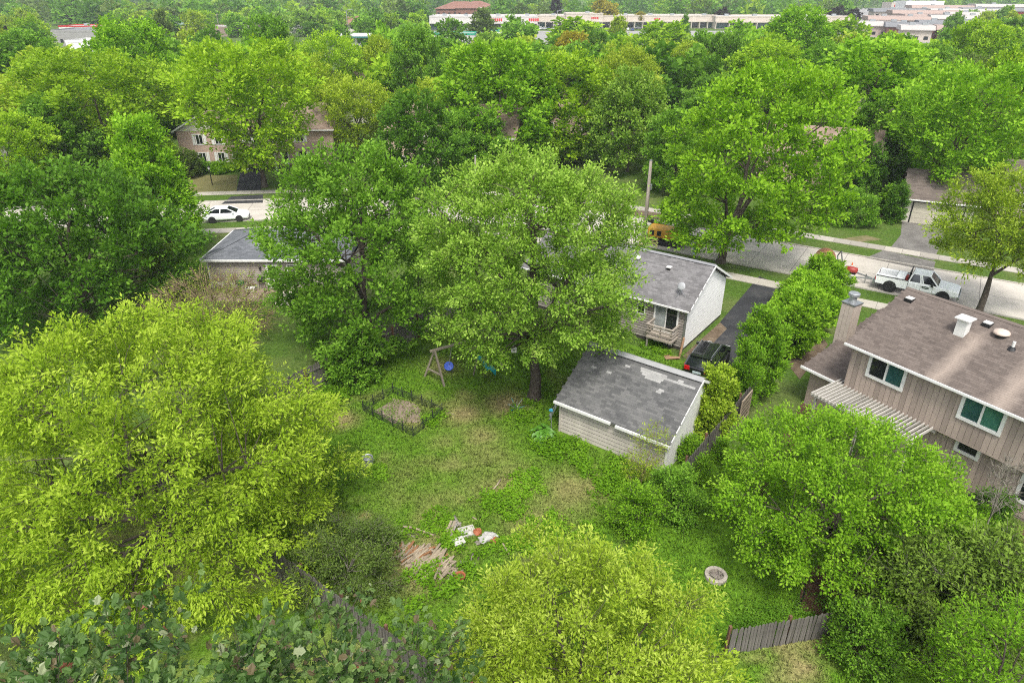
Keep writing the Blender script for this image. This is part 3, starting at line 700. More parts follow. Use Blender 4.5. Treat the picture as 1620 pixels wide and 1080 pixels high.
# ------------------------------------------------------------------ grey roofed house behind the garage
M['sh_grey'] = shingle_mat('grey house shingles', (0.12, 0.115, 0.115), (0.19, 0.183, 0.183), (0.27, 0.26, 0.26))
M['sid_white'] = None
m, nt, bb = nodes('flaking white siding')
f = noise(nt, 2.2, 6, 0.75, 'Position', 0.3, (1, 1, 3)); nt.links.new(ramp(nt, f, [(0.33, (0.16, 0.14, 0.125)), (0.385, (0.74, 0.73, 0.71)), (0.75, (0.84, 0.83, 0.81))]), bb.inputs['Base Color']); bb.inputs['Roughness'].default_value = .7; M['sid_white'] = m
M['sid_grey'] = wood('weathered grey siding', (0.25, 0.22, 0.19), (0.43, 0.39, 0.35), 1.2, (1, 6, 6))
hl = Vector((11.6, 41.0, 0)); h2 = thing('house', 'grey roofed house with flaking white gable wall, rear balcony and roof dish', 'house', hl, R_(-36.5))
HW, HD, HE, HR = 13.0, 6.9, 3.3, 5.15
b = MB(); b.prism([(.02, 0), (HD - .02, 0), (HD - .02, HE), (HD / 2, HR - .1), (.02, HE)], -HW, -.02, 'yz'); b.build('wall', M['lap_shade'], h2)
boards_h(h2, -HW, 0, .25, HE - .04, .02, M['sid_grey'], .19, gap=.04)
side_boards(h2, 0, HD, .2, HR - .2, -.02, M['sid_white'], .21, 1, lambda z: (0, HD) if z < HE - .05 else ((z - HE + .15) / (HR - HE) * HD / 2, HD - (z - HE + .15) / (HR - HE) * HD / 2))
ov = .35; s_ = (HR - HE) / (HD / 2); ez = HE - ov * s_
slab_roof(h2, -HW - .3, .28, -ov, HD + ov, HD / 2, ez + .06, HR + .06, .12, M['sh_grey'])
wv = Vector((0, HD / 2 + ov, HR - ez))
shingles(h2, (-8.5, -ov, ez + .06), (1, 0, 0), wv, 8.78, wv.length, M['sh_grey'], .34, .16)
b = MB(); b.prism([(-.2, -.01), (0, .08), (.2, -.02), (.2, -.04), (0, .06), (-.2, -.03)], -HW - .3, .3, 'yz'); b.build('ridge_cap', plain('ridge shingles', (.24, .24, .25), .9), h2, (0, HD / 2, HR + .06))
b = MB(); b.box(-HW - .3, .26, -ov - .10, -ov - .005, ez - .05, ez + .05); b.build('gutter', M['fascia'], h2)
b = MB(); b.prism([(-ov, ez + .06), (HD / 2, HR + .08), (HD + ov, ez + .06), (HD + ov, ez - .10), (HD / 2, HR - .08), (-ov, ez - .10)], .285, .33, 'yz'); b.build('rake_board', M['fascia'], h2)
b = MB(); b.box(-.12, .035, -.04, .02, 0, HE - .05); b.build('corner_post', M['metal'], h2)
# sliding door
x0, x1, z0, z1 = hit(hl, R_(-36.5), 1036, 485)[0], hit(hl, R_(-36.5), 1075, 495)[0], 1.05, 3.08
window(h2, x0, x1, z0, z1, 0, M['fascia'], [G_PALE, G_DK], .11, 2, name='sliding_door', deep=.07)
window(h2, -2.2, -.75, .18, .62, 0, M['white'], G_DK, .06, 2, deep=.05); window(h2, -3.6, -3.0, 1.9, 2.7, 0, M['white'], G_DK, .06, 1, deep=.05)
M['deck'] = wood('weathered deck boards', (0.30, 0.25, 0.2), (0.52, 0.46, 0.39), 1.5, (1, 10, 10))
bx0, bx1 = hit(hl, R_(-36.5), 1023, 520, -1.15)[0], hit(hl, R_(-36.5), 1063, 533, -1.15)[0]
bal = MB(); bal.box(bx0, bx1, -1.15, -.035, .86, 1.02); bf = bal.build('balcony', M['deck'], h2)
for z in (1.22, 1.45, 1.68):
    for q in ((bx0, bx1, -1.15, -1.11), (bx1 - .04, bx1, -1.105, -.05), (bx0, bx0 + .04, -1.105, -.05)):
        b = MB(); b.box(*q, z, z + .09); b.build('rail', M['deck'], bf)
for q in ((bx0 - .05, bx1 + .05, -1.19, -1.06), (bx1 - .09, bx1 + .05, -1.055, -.05), (bx0 - .05, bx0 + .09, -1.055, -.05)):
    b = MB(); b.box(*q, 1.86, 1.90); b.build('rail', M['deck'], bf)
for x in (bx0 + .05, (bx0 + bx1) / 2, bx1 - .14):
    b = MB(); b.box(x, x + .08, -1.105, -1.03, 1.02, 1.858); b.build('post', M['deck'], bf)
b = MB(); b.box(bx0 + .02, bx0 + .12, -1.1, -1.0, 0, .858); b.build('post', M['sid_grey'], bf)
# dish
dish = thing('satellite_dish', 'pale round satellite dish on tripod at the roof edge of the grey house', 'satellite dish', un(0, 0), R_(-36.5))
dx, dz = hit(hl, R_(-36.5), 1087, 472, .25); dish.location = hl + Matrix.Rotation(R_(-36.5), 3, 'Z') @ Vector((-.85, .55, ez + .06 + (.55 + ov) * s_))
b = MB(); b.lathe([(.001, 0), (.2, .015), (.33, .05), (.42, .10), (.425, .115), (.33, .07), (.001, .02)], 22, axis='y'); b.v = [(x * .66, y * .66, z * .66) for x, y, z in b.v]; dd = b.build('reflector', plain('dish grey', (.42, .43, .44), .5), dish, (0, -.05, .75), smooth=True); dd.rotation_euler = (R_(-25), 0, R_(-8))
b = MB(); b.tube([(0, 0, .02), (0, 0, .72)], .025); b.build('mast', M['metal'], dish)
b = MB(); b.tube([(0, -.1, .55), (0, -.48, .62)], .018); b.tube([(0, -.48, .6), (0, -.48, .74)], .045); b.build('feed_arm', M['metal'], dish)
for a in (0, 2.1, 4.2):
    b = MB(); b.tube([(.42 * math.cos(a), .42 * math.sin(a), .02 + .42 * math.sin(a) * s_), (0, 0, .45)], .014); b.build('leg', M['metal'], dish)
for i, (px, py) in enumerate(((1063, 412), (1002, 398))):
    v = thing('roof_vent', ('small square roof vent near the ridge of the grey house', 'round white roof vent on grey house beside the big tree')[i], 'roof vent', (0, 0, 0), R_(-36.5))
    p = Vector((-2.6, 2.35, 0)) if i == 0 else Vector((-5.1, 2.5, 0)); p.z = ez + .05 + (p.y + ov) * s_; v.location = hl + Matrix.Rotation(R_(-36.5), 3, 'Z') @ p
    b = MB()
    if i == 0: b.box(-.17, .17, -.17, .17, .12, .22); b.build('hood', M['white'], v, bevel=.02); b = MB(); b.box(-.12, .12, -.12, .12, -.1, .12); b.build('base', M['dark'], v)
    else: b.lathe([(.2, .1), (.22, .2), (.17, .32), (.03, .38)], 14); b.build('hood', M['white'], v, smooth=True); b = MB(); b.lathe([(.14, -.1), (.14, .1)], 12); b.build('base', M['metal'], v)
# ------------------------------------------------------------------ brown two storey house on the right
M['groove'] = plain('siding groove', (.24, .19, .16), .9); M['sid_tan'] = wood('tan vertical siding', (0.42, 0.335, 0.285), (0.47, 0.38, 0.325), .6, (4, 4, 1), .8)
RZ4 = R_(-57); o4 = Vector((18.13, 31.98, 0)); u4 = Vector((math.cos(RZ4), math.sin(RZ4), 0)); n4 = Vector((-math.sin(RZ4), math.cos(RZ4), 0))
BW, BD, BE, BR = 17.0, 9.0, 5.45, 7.3
M['sh_brown'] = shingle_mat('brown house shingles', (0.105, 0.085, 0.074), (0.16, 0.13, 0.112), (0.21, 0.174, 0.152),
    (tuple(o4), tuple(u4), tuple(n4), [(4.35, 3.7, .62), (7.15, 3.2, .7)], (0.30, 0.245, 0.205)), 0.9)
h4 = thing('house', 'brown shingled two storey house with tan vertical siding and white windows', 'house', o4, RZ4)
b = MB(); b.prism([(.02, 2.72), (BD, 2.72), (BD, BE), (BD / 2, BR - .1), (.02, BE)], .02, BW, 'yz'); b.build('upper_wall', M['groove'], h4)
b = MB(); b.box(.05, BW, .5, BD - .02, 0, 2.719); b.build('lower_wall', M['groove'], h4)
boards_v(h4, 0, BW, 2.72, BE - .15, .02, M['sid_tan'], .27); boards_v(h4, .05, BW, .15, 2.70, .5, M['sid_tan'], .27)
side_b = MB(); side_b.box(-.03, .019, -.03, .12, 2.6, BE - .1); side_b.build('corner_post', M['sid_tan'], h4)
b = MB(); b.box(0, BW, .0, .5, 2.66, 2.715); b.build('soffit', M['sid_tan'], h4)
ov = .38; s4 = (BR - BE) / (BD / 2); ez = BE - ov * s4
slab_roof(h4, -.3, BW, -ov, BD + ov, BD / 2, ez + .06, BR + .06, .14, M['sh_brown'])
wv = Vector((0, BD / 2 + ov, BR - ez)); shingles(h4, (-.3, -ov, ez + .06), (1, 0, 0), wv, 13.5, wv.length, M['sh_brown'], .30, .14)
b = MB(); b.prism([(-.16, -.02), (0, .05), (.16, -.03), (.16, -.05), (0, .03), (-.16, -.04)], -.3, BW, 'yz'); b.build('ridge_cap', M['sh_brown'], h4, (0, BD / 2, BR + .06))
b = MB(); b.box(-.32, BW, -ov - .11, -ov - .005, ez - .06, ez + .05); b.build('gutter', M['fascia'], h4)
b = MB(); b.box(-.32, BW, -ov - .004, -ov + .05, ez - .12, ez - .061); b.build('fascia_board', plain('brown fascia', (.1, .075, .06), .7), h4)
for cx_, cy_, w_, h_, y_, gm in ((1403, 588, 2.0, 1.35, 0, [G_DK, G_TEAL]), (1554, 655, 1.95, 1.35, 0, [G_TEAL, G_GRN]), (1532, 708, 1.15, .85, .5, G_DK), (1632, 778, 1.1, 1.5, .5, G_DK)):
    x, z = hit(o4, RZ4, cx_, cy_, y_)
    window(h4, x - w_ / 2, x + w_ / 2, z - h_ / 2, z + h_ / 2, y_, M['fascia'], gm, .15, 1 if w_ < 1.5 else 2, deep=.09)
# lower wing with chimney
WE, WR = 2.6, 4.45
b = MB(); b.prism([(.6, 0), (12.5, 0), (12.5, WE), (7.2, WR - .15), (.6, WE - .05)], -2.4, 0.0, 'yz'); b.build('wing_wall', M['sid_tan'], h4)
b = MB(); b.prism([(.15, WE), (7.2, WR), (13, WE), (13, WE - .12), (7.2, WR - .12), (.15, WE - .12)], -2.75, .01, 'yz'); b.build('wing_roof', M['sh_brown'], h4)
b = MB(); b.prism([(.15, WE), (7.2, WR), (7.2, WR - .12), (.15, WE - .12)], .012, 3.0, 'yz'); 
wv = Vector((0, 7.05, WR - WE)); shingles(h4, (-2.75, .15, WE), (1, 0, 0), wv, 2.74, wv.length, M['sh_brown'], .30, .14, parts=60)
b = MB(); b.box(-2.78, .0, .04, .145, WE - .1, WE + .03); b.build('gutter', M['fascia'], h4)
cl = Vector((19.75, 36.2, 0))
ch = MB(); ch.box(-.38, .38, -.38, .38, 2.4, 5.75); chim = ch.build('chimney', M['sid_tan'], h4); 
Rm = Matrix.Rotation(-RZ4, 3, 'Z'); lc = Rm @ (cl - o4); chim.location = lc
for i in range(3):
    for s in (-1, 1):
        b = MB(); b.box(-.365 + i * .25, -.365 + i * .25 + .235, min(s * .382, s * .40), max(s * .382, s * .40), 2.6, 5.72); b.build('board', plain('greige chase siding', (0.52, 0.44, 0.37), .8), chim)
        b = MB(); b.box(min(s * .382, s * .40), max(s * .382, s * .40), -.365 + i * .25, -.365 + i * .25 + .235, 2.6, 5.72); b.build('board', bpy.data.materials['greige chase siding'], chim)
b = MB(); b.box(-.43, .43, -.43, .43, 5.75, 5.82); b.build('chase_cover', M['metal'], chim)
b = MB(); b.lathe([(.22, 5.82), (.20, 6.0), (.20, 6.2), (.32, 6.22), (.32, 6.36), (.26, 6.40), (.02, 6.42)], 18); b.build('flue_cap', M['galv'], chim, smooth=False)
# roof vents on the brown roof
def on_roof4(px, py):
    for k in range(200):
        y = k * .03; x, z = hit(o4, RZ4, px, py, y)
        if z <= ez + .08 + (y + ov) * s4: break
    return Vector((x, y, ez + .08 + (y + ov) * s4))
def vent4(name, label, px, py):
    t = thing(name, label, 'roof vent', (0, 0, 0), RZ4); t.location = o4 + Matrix.Rotation(RZ4, 3, 'Z') @ on_roof4(px, py); return t
for px, py, lab in ((1439, 475, 'small square skylight vent at the top corner of the brown roof'), (1562, 514, 'small square vent near the ridge beside the white chimney vent')):
    t = vent4('roof_vent', lab, px, py); b = MB(); b.box(-.2, .2, -.2, .2, -.08, .10); b.build('base', M['dark'], t); b = MB(); b.box(-.17, .17, -.17, .17, .10, .15); b.build('hood', M['white'], t)
t = vent4('chimney_vent', 'white boxy chimney vent with flat cap on the brown roof', 1520, 527); b = MB(); b.box(-.24, .24, -.24, .24, -.2, .72); b.build('stack', M['white'], t); b = MB(); b.box(-.36, .36, -.36, .36, .78, .84); b.build('cap', M['white'], t)
b = MB(); b.box(-.2, .2, -.2, .2, .72, .78); b.build('neck', M['dark'], t)
t = vent4('roof_fan', 'round beige roof fan dome on the brown roof', 1583, 531); b = MB(); b.lathe([(.26, -.08), (.26, .12)], 18); b.build('base', M['dark'], t); b = MB(); b.lathe([(.36, .10), (.38, .14), (.33, .24), (.15, .31), (.01, .33)], 22); b.build('dome', plain('beige dome', (.62, .5, .42), .5), t, smooth=True)
t = vent4('vent_pipe', 'thin plumbing vent pipe beside the round roof fan', 1601, 552); b = MB(); b.tube([(0, 0, -.1), (0, 0, .38)], .07, 10); b.build('pipe', M['white'], t); b = MB(); b.lathe([(.2, -.05), (.12, .06), (.09, .12)], 12); b.build('flashing', M['dark'], t)
# pergola
pg = thing('pergola', 'weathered white slatted pergola against the brown house', 'pergola', o4, RZ4)
M['perg'] = wood('weathered pergola wood', (0.44, 0.41, 0.37), (0.66, 0.63, 0.58), 1.4, (2, 12, 12))
xl = hit(o4, RZ4, 1322, 600, -.1)[0]; xr = hit(o4, RZ4, 1476, 668, -.1)[0]; PZ = 2.62
bs_ = MB(); bs_.box(0, .05, -2.5, .18, 0, .16); rm_ = bs_.mesh('rafter'); nr = 26
for i in range(nr):
    o = obj('rafter', rm_, M['perg'], pg, (xl + (xr - xl) * i / (nr - 1), .3 if i % 1 else .0, PZ)); o.location.y = .28
for y in (-1.95, .1):
    b = MB(); b.box(xl - .1, xr + .15, y, y + .09, PZ - .2, PZ - .003); b.build('beam', M['perg'], pg)
for x in (xl + .1, (xl + xr) / 2, xr - .1):
    b = MB(); b.box(x, x + .12, -1.965, -1.845, 0, PZ - .203); b.build('post', M['perg'], pg)
# ------------------------------------------------------------------ low house with grey hip roof on the left
M['sh_slate'] = shingle_mat('slate grey shingles', (0.10, 0.107, 0.118), (0.155, 0.163, 0.178), (0.22, 0.23, 0.245)); M['sid_beige'] = plain('beige lap siding', (0.36, 0.315, 0.28), .7, var=.08)
o3 = Vector((-25.0, 51.6, 0)); h3 = thing('house', 'low beige house with slate grey hip roof beside green lawn', 'house', o3, 0.0)
LW, LD, LE = 12.0, 7.6, 2.6; P3 = .37
b = MB(); b.box(.4, LW, .35, LD - .35, 0, LE + .1); b.build('wall', M['sid_beige'], h3); boards_h(h3, .4, 8.2, .1, LE - .02, .35, M['sid_beige'], .16)
b = MB(); hh = LD / 2 * P3
b.add([(0, 0, LE), (LW, 0, LE), (LW, LD, LE), (0, LD, LE), (LD / 2, LD / 2, LE + hh), (LW, LD / 2, LE + hh), (0, 0, LE - .12), (LW, 0, LE - .12), (LW, LD, LE - .12), (0, LD, LE - .12)],
      [(0, 1, 5, 4), (1, 2, 5), (2, 3, 4, 5), (3, 0, 4), (0, 6, 7, 1), (1, 7, 8, 2), (2, 8, 9, 3), (3, 9, 6, 0), (6, 9, 8, 7)]); b.build('roof', M['sh_slate'], h3)
wv = Vector((0, LD / 2, hh)); kf = (LD / 2) / wv.length
shingles(h3, (0, 0, LE), (1, 0, 0), wv, 10.0, wv.length, M['sh_slate'], .36, .17, parts=220, clip=lambda u_, w_: u_ > w_ * kf + .12)
wv = Vector((LD / 2, 0, hh)); shingles(h3, (0, LD, LE), (0, -1, 0), wv, LD, wv.length, M['sh_slate'], .36, .17, parts=80, clip=lambda u_, w_: w_ * kf + .12 < u_ < LD - w_ * kf - .12)
b = MB(); b.bar((.05, .05, LE + .03), (LD / 2, LD / 2, LE + hh + .04), .3, .03); b.build('hip_cap', M['sh_slate'], h3)
b = MB(); b.bar((.05, LD - .05, LE + .03), (LD / 2, LD / 2, LE + hh + .04), .3, .03); b.build('hip_cap', M['sh_slate'], h3)
b = MB(); b.box(-.05, LW, -.1, -.004, LE - .13, LE + .02); b.build('gutter', M['fascia'], h3); b = MB(); b.box(-.1, -.004, -.1, LD, LE - .13, LE + .02); b.build('gutter', M['fascia'], h3)
b = MB(); b.box(.3, .44, .28, .42, 0, LE); b.build('corner_post', M['fascia'], h3)
x = hit(o3, 0, 433, 440, .35)[0]
b = MB(); b.box(x - .5, x + .5, .25, .33, .05, 2.15); dr = b.build('door', M['fascia'], h3); b = MB(); b.box(x - .3, x + .3, .235, .248, 1.0, 1.95); b.build('pane', G_DK, dr); b = MB(); b.tube([(x + .36, .23, 1.05), (x + .36, .17, 1.05)], .03); b.build('handle', M['metal'], dr)
b = MB(); b.lathe([(.05, 1.65), (.09, 1.72), (.09, 1.9), (.03, 1.98)], 8, (x - .95, .22, 0)); b.build('wall_lamp', M['dark'], h3)
window(h3, x + 1.2, x + 2.6, .9, 2.1, .35, M['fascia'], G_DK, .09, 2, deep=.06)
b = MB(); b.tube([(x - .02, .1, 0), (x - .02, .1, .6)], .03)
# patio furniture by that wall
def patio(px, py): return g(px, py)
t = thing('wheelbarrow', 'green wheelbarrow leaning on the beige house wall', 'wheelbarrow', patio(384, 455), .4)
b = MB(); b.loft([[(-.3, -.2, .3), (.25, -.18, .3), (.25, .18, .3), (-.3, .2, .3)], [(-.45, -.36, .72), (.5, -.32, .62), (.5, .32, .62), (-.45, .36, .72)]]); b.build('tray', plain('green plastic', (.01, .25, .06), .4), t)
b = MB(); b.lathe([(.2, -.05), (.2, .05)], 14, (.5, 0, .2), 'y'); b.build('wheel', M['rubber'], t)
for s in (-1, 1):
    b = MB(); b.tube([(.5, s * .1, .2), (-.4, s * .25, .33), (-1.0, s * .28, .55)], .025); b.build('handle', M['dark'], t); b = MB(); b.tube([(-.3, s * .22, .32), (-.35, s * .24, 0)], .02); b.build('leg', M['dark'], t)
t = thing('deck_chair', 'white folding chair beside the green wheelbarrow', 'chair', patio(362, 455), .3)
b = MB(); b.box(-.3, .5, -.28, .28, .34, .38); b.build('seat', M['white'], t); b = MB(); b.bar((-.3, 0, .36), (-.75, 0, .85), .56, .04, (0, 1, 0)); b.build('backrest', M['white'], t)
for q in ((-.25, -.26), (-.25, .26), (.45, -.26), (.45, .26)):
    b = MB(); b.tube([(*q, .34), (*q, 0)], .02); b.build('leg', M['metal'], t)
t = thing('grill', 'black barbecue grill near the white back door', 'grill', patio(415, 457), .2)
b = MB(); b.lathe([(.05, .62), (.27, .75), (.3, .85), (.27, 1.0), (.05, 1.1)], 14); b.build('kettle', M['dark'], t, smooth=True)
for a in (0, 2.1, 4.2):
    b = MB(); b.tube([(.2 * math.cos(a), .2 * math.sin(a), .7), (.33 * math.cos(a), .33 * math.sin(a), 0)], .02); b.build('leg', M['dark'], t)
t = thing('patio_chair', 'brown wicker patio chair in front of the beige wall', 'chair', patio(399, 457), -.3)
mw = plain('brown wicker', (.13, .08, .05), .8); b = MB(); b.box(-.3, .3, -.3, .3, .36, .44); b.build('seat', mw, t); b = MB(); b.box(-.3, .3, .3, .36, .44, .95); b.build('backrest', mw, t)
for q in ((-.27, -.27), (-.27, .27), (.27, -.27), (.27, .27)):
    b = MB(); b.box(q[0] - .03, q[0] + .03, q[1] - .03, q[1] + .03, 0, .36); b.build('leg', mw, t)
t = thing('storage_bin', 'pale storage bin on the patio between chair and grill', 'bin', patio(397, 462), .1); b = MB(); b.box(-.35, .35, -.22, .22, 0, .36); b.build('body', plain('pale plastic', (.5, .45, .36), .6), t, bevel=.02); b = MB(); b.box(-.38, .38, -.25, .25, .36, .41); b.build('lid', M['white'], t)
# ------------------------------------------------------------------ houses across the street
M['brick'] = None
m, nt, bb = nodes('mixed brick'); bt = nt.nodes.new('ShaderNodeTexBrick'); bt.inputs['Scale'].default_value = 4; bt.inputs['Color1'].default_value = (.36, .22, .17, 1); bt.inputs['Color2'].default_value = (.48, .35, .28, 1); bt.inputs['Mortar'].default_value = (.4, .36, .32, 1)
tc = nt.nodes.new('ShaderNodeTexCoord'); mp = nt.nodes.new('ShaderNodeMapping'); mp.inputs['Rotation'].default_value = (R_(90), 0, 0); nt.links.new(tc.outputs['Object'], mp.inputs[0]); nt.links.new(mp.outputs[0], bt.inputs[0]); nt.links.new(bt.outputs[0], bb.inputs['Base Color']); bb.inputs['Roughness'].default_value = .85; M['brick'] = m
M['sh_tan'] = shingle_mat('tan house shingles', (0.20, 0.14, 0.105), (0.29, 0.21, 0.165), (0.37, 0.28, 0.225)); M['cream'] = plain('cream siding', (.58, .54, .47), .7)
M['sh_red'] = mottled('reddish roof', [(0.3, (.20, .10, .075)), (0.7, (.30, .16, .12))], .6)
def simple_house(label, loc, rz, W, D, E, Rg, wallm, roofm, wins=(), parts=120, gable_front=False, door=None, tw=.5, th=.25, chimney=None, garage_doors=()):
    t = thing('house', label, 'house', loc, rz); ov = .45; b = MB()
    if gable_front: b.prism([(0, 0), (W, 0), (W, E), (W / 2, Rg - .1), (0, E)], 0, D, 'xz')
    else: b.prism([(0, 0), (D, 0), (D, E), (D / 2, Rg - .1), (0, E)], 0, W, 'yz')
    b.build('wall', wallm, t)
    if gable_front:
        s = (Rg - E) / (W / 2); z = E - ov * s; b = MB(); b.prism([(-ov, z + .05), (W / 2, Rg + .05), (W + ov, z + .05), (W + ov, z - .12), (W / 2, Rg - .12), (-ov, z - .12)], -ov, D, 'xz'); b.build('roof', roofm, t)
        for q in ((-ov, z + .05, W / 2, Rg + .05), (W + ov, z + .05, W / 2, Rg + .05)):
            b = MB(); b.bar((q[0], -ov - .03, q[1] - .08), (q[2], -ov - .03, q[3] - .08), .05, .2, (0, 0, 1)); b.build('rake_board', M['fascia'], t)
    else:
        s = (Rg - E) / (D / 2); z = E - ov * s; slab_roof(t, -.35, W + .35, -ov, D + ov, D / 2, z + .05, Rg + .05, .15, roofm)
        wv = Vector((0, D / 2 + ov, Rg - z)); shingles(t, (-.35, -ov, z + .05), (1, 0, 0), wv, W + .7, wv.length, roofm, tw, th, parts=parts)
        b = MB(); b.box(-.35, W + .35, -ov - .12, -ov - .004, z - .08, z + .04); b.build('gutter', M['fascia'], t)
    for x0, x1, z0, z1, sh in wins:
        window(t, x0, x1, z0, z1, -.01, M['fascia'], G_DK, .1, 2, deep=.06)
        if sh:
            for q in (x0 - .42, x1 + .06):
                b = MB(); b.box(q, q + .36, -.07, -.01, z0, z1); b.build('shutter', M['white'], t)
    for x0, x1, z1 in garage_doors:
        b = MB(); b.box(x0 - .12, x1 + .12, -.06, -.012, 0, z1 + .14); b.build('door_surround', M['dark'], t)
        gd = None
        for k in range(4):
            b = MB(); b.box(x0, x1, -.10, -.062, z1 / 4 * k + .02, z1 / 4 * (k + 1)); b.build('door_panel', plain('cream garage door', (.50, .46, .37), .6), t)
    if door:
        b = MB(); b.box(door - .5, door + .5, -.08, -.012, .1, 2.2); d_ = b.build('door', M['white'], t); b = MB(); b.box(door - .3, door + .3, -.095, -.082, .4, 1.9); b.build('pane', G_DK, d_)
    if chimney:
        b = MB(); b.box(chimney[0], chimney[0] + .8, chimney[1], chimney[1] + .8, E, Rg + 1.1); b.build('chimney', M['white'], t)
    return t
h5a = simple_house('brick house with white gable and shuttered windows behind the locust tree', Vector((-45.0, 94.0, 0)), R_(3), 7.0, 9, 5.1, 7.0, M['brick'], M['sh_tan'],
    [(2.4, 3.4, 3.1, 4.5, 1), (4.9, 5.9, 3.1, 4.5, 1), (2.4, 3.4, .7, 2.1, 1), (4.9, 5.9, .7, 2.1, 1)], gable_front=True)
b = MB(); b.prism([(-.02, 4.9), (7.02, 4.9), (3.5, 6.92)], -.05, -.012, 'xz'); b.build('gable_panel', M['cream'], h5a); b = MB(); b.lathe([(.35, -.10), (.35, -.06)], 14, (3.5, 0, 5.8), 'y'); b.build('round_window', G_DK, h5a)
b = MB(); b.prism([(-2.2, 2.6), (-.01, 3.3), (-.01, 3.2), (-2.2, 2.5)], 4.2, 15.5, 'yz'); pr = b.build('porch_roof', M['sh_tan'], h5a, (2.9, -.1, 0)); 
for x in (7.5, 9.2, 11.0, 13.0):
    b = MB(); b.box(x, x + .2, -2.1, -1.9, 0, 2.55); b.build('porch_post', M['white'], h5a)
simple_house('brick house with tan roof and porch half hidden by the locust tree', Vector((-37.6, 95.6, 0)), R_(3), 13.0, 9, 5.0, 7.6, M['brick'], M['sh_tan'], [(1, 2.2, .8, 2.3, 1), (3.6, 4.8, .8, 2.3, 0), (8, 9.2, .8, 2.3, 1), (1, 2, 3.1, 4.4, 1), (5, 6, 3.1, 4.4, 1), (8, 9, 3.1, 4.4, 1)], door=6.2)
simple_house('cream and brick house with tan roof behind the dark maple', Vector((-16.5, 92.0, 0)), R_(-10), 17.0, 10, 5.2, 8.2, M['brick'], M['sh_tan'], [(1.2, 2.4, .8, 2.2, 1), (5, 6.2, .8, 2.2, 1), (12.3, 13.5, 3.2, 4.6, 1), (14.9, 15.9, 3.2, 4.6, 1), (12.3, 13.5, .8, 2.2, 0)], door=9, chimney=(8.8, 7.5))
simple_house('pale house with pinkish tan roof beyond the columnar maple', Vector((-33.0, 128.0, 0)), R_(2), 13.0, 10, 5.2, 8.4, M['cream'], M['sh_tan'], [(9.5, 10.8, 3.2, 4.5, 0), (3, 4.2, 3.2, 4.5, 0)], parts=80)
simple_house('house with brown garage roof and cream garage door by the street', g(1427, 351) + Vector((0, .2, 0)), R_(-26), 6.2, 9, 2.7, 4.6, M['cream'], M['sh_brown'], parts=100, garage_doors=((.75, 5.3, 2.2),))
simple_house('brown roofed house half hidden right of the big silver maple', Vector((52.5, 72.0, 0)), R_(-26), 12.0, 9, 3.0, 5.2, M['sid_tan'], M['sh_brown'], [(2, 3.4, .9, 2.2, 0), (6, 7.4, .9, 2.2, 0)], parts=60)
simple_house('house with reddish roof between the tall back trees', Vector((-80.5, 160.0, 0)), R_(20), 12.0, 9, 4.4, 7.2, M['cream'], M['sh_red'], [(3, 4.5, 1, 2.2, 0)], parts=0, tw=1.2, th=.6)
for k, (lx, ly, c_) in enumerate(((-52, 118, 'sh_tan'), (-100, 112, 'sh_red'), (4, 118, 'sh_tan'), (45, 104, 'sh_brown'), (72, 95, 'sh_tan'), (-78, 98, 'sh_brown'), (30, 84, 'sh_tan'))):
    simple_house(('tan roofed house hidden behind the first row of locust trees', 'red roofed house at far edge behind trees', 'tan roofed house behind the bright twin trees', 'brown roofed house deep in the trees behind the silver maple',
                  'tan roofed house deep in the trees at the street bend', 'brown roofed house behind the dark rounded tree', 'tan roofed house in the shade behind the utility pole')[k],
                 Vector((lx, ly, 0)), R_(random.uniform(-25, 10)), 13, 9, 4.6, 7.0, M['cream'] if k % 2 else M['brick'], M[c_], [(2, 3.2, 1, 2.2, 0), (8, 9.2, 1, 2.2, 0)], parts=0, tw=1.0, th=.5)
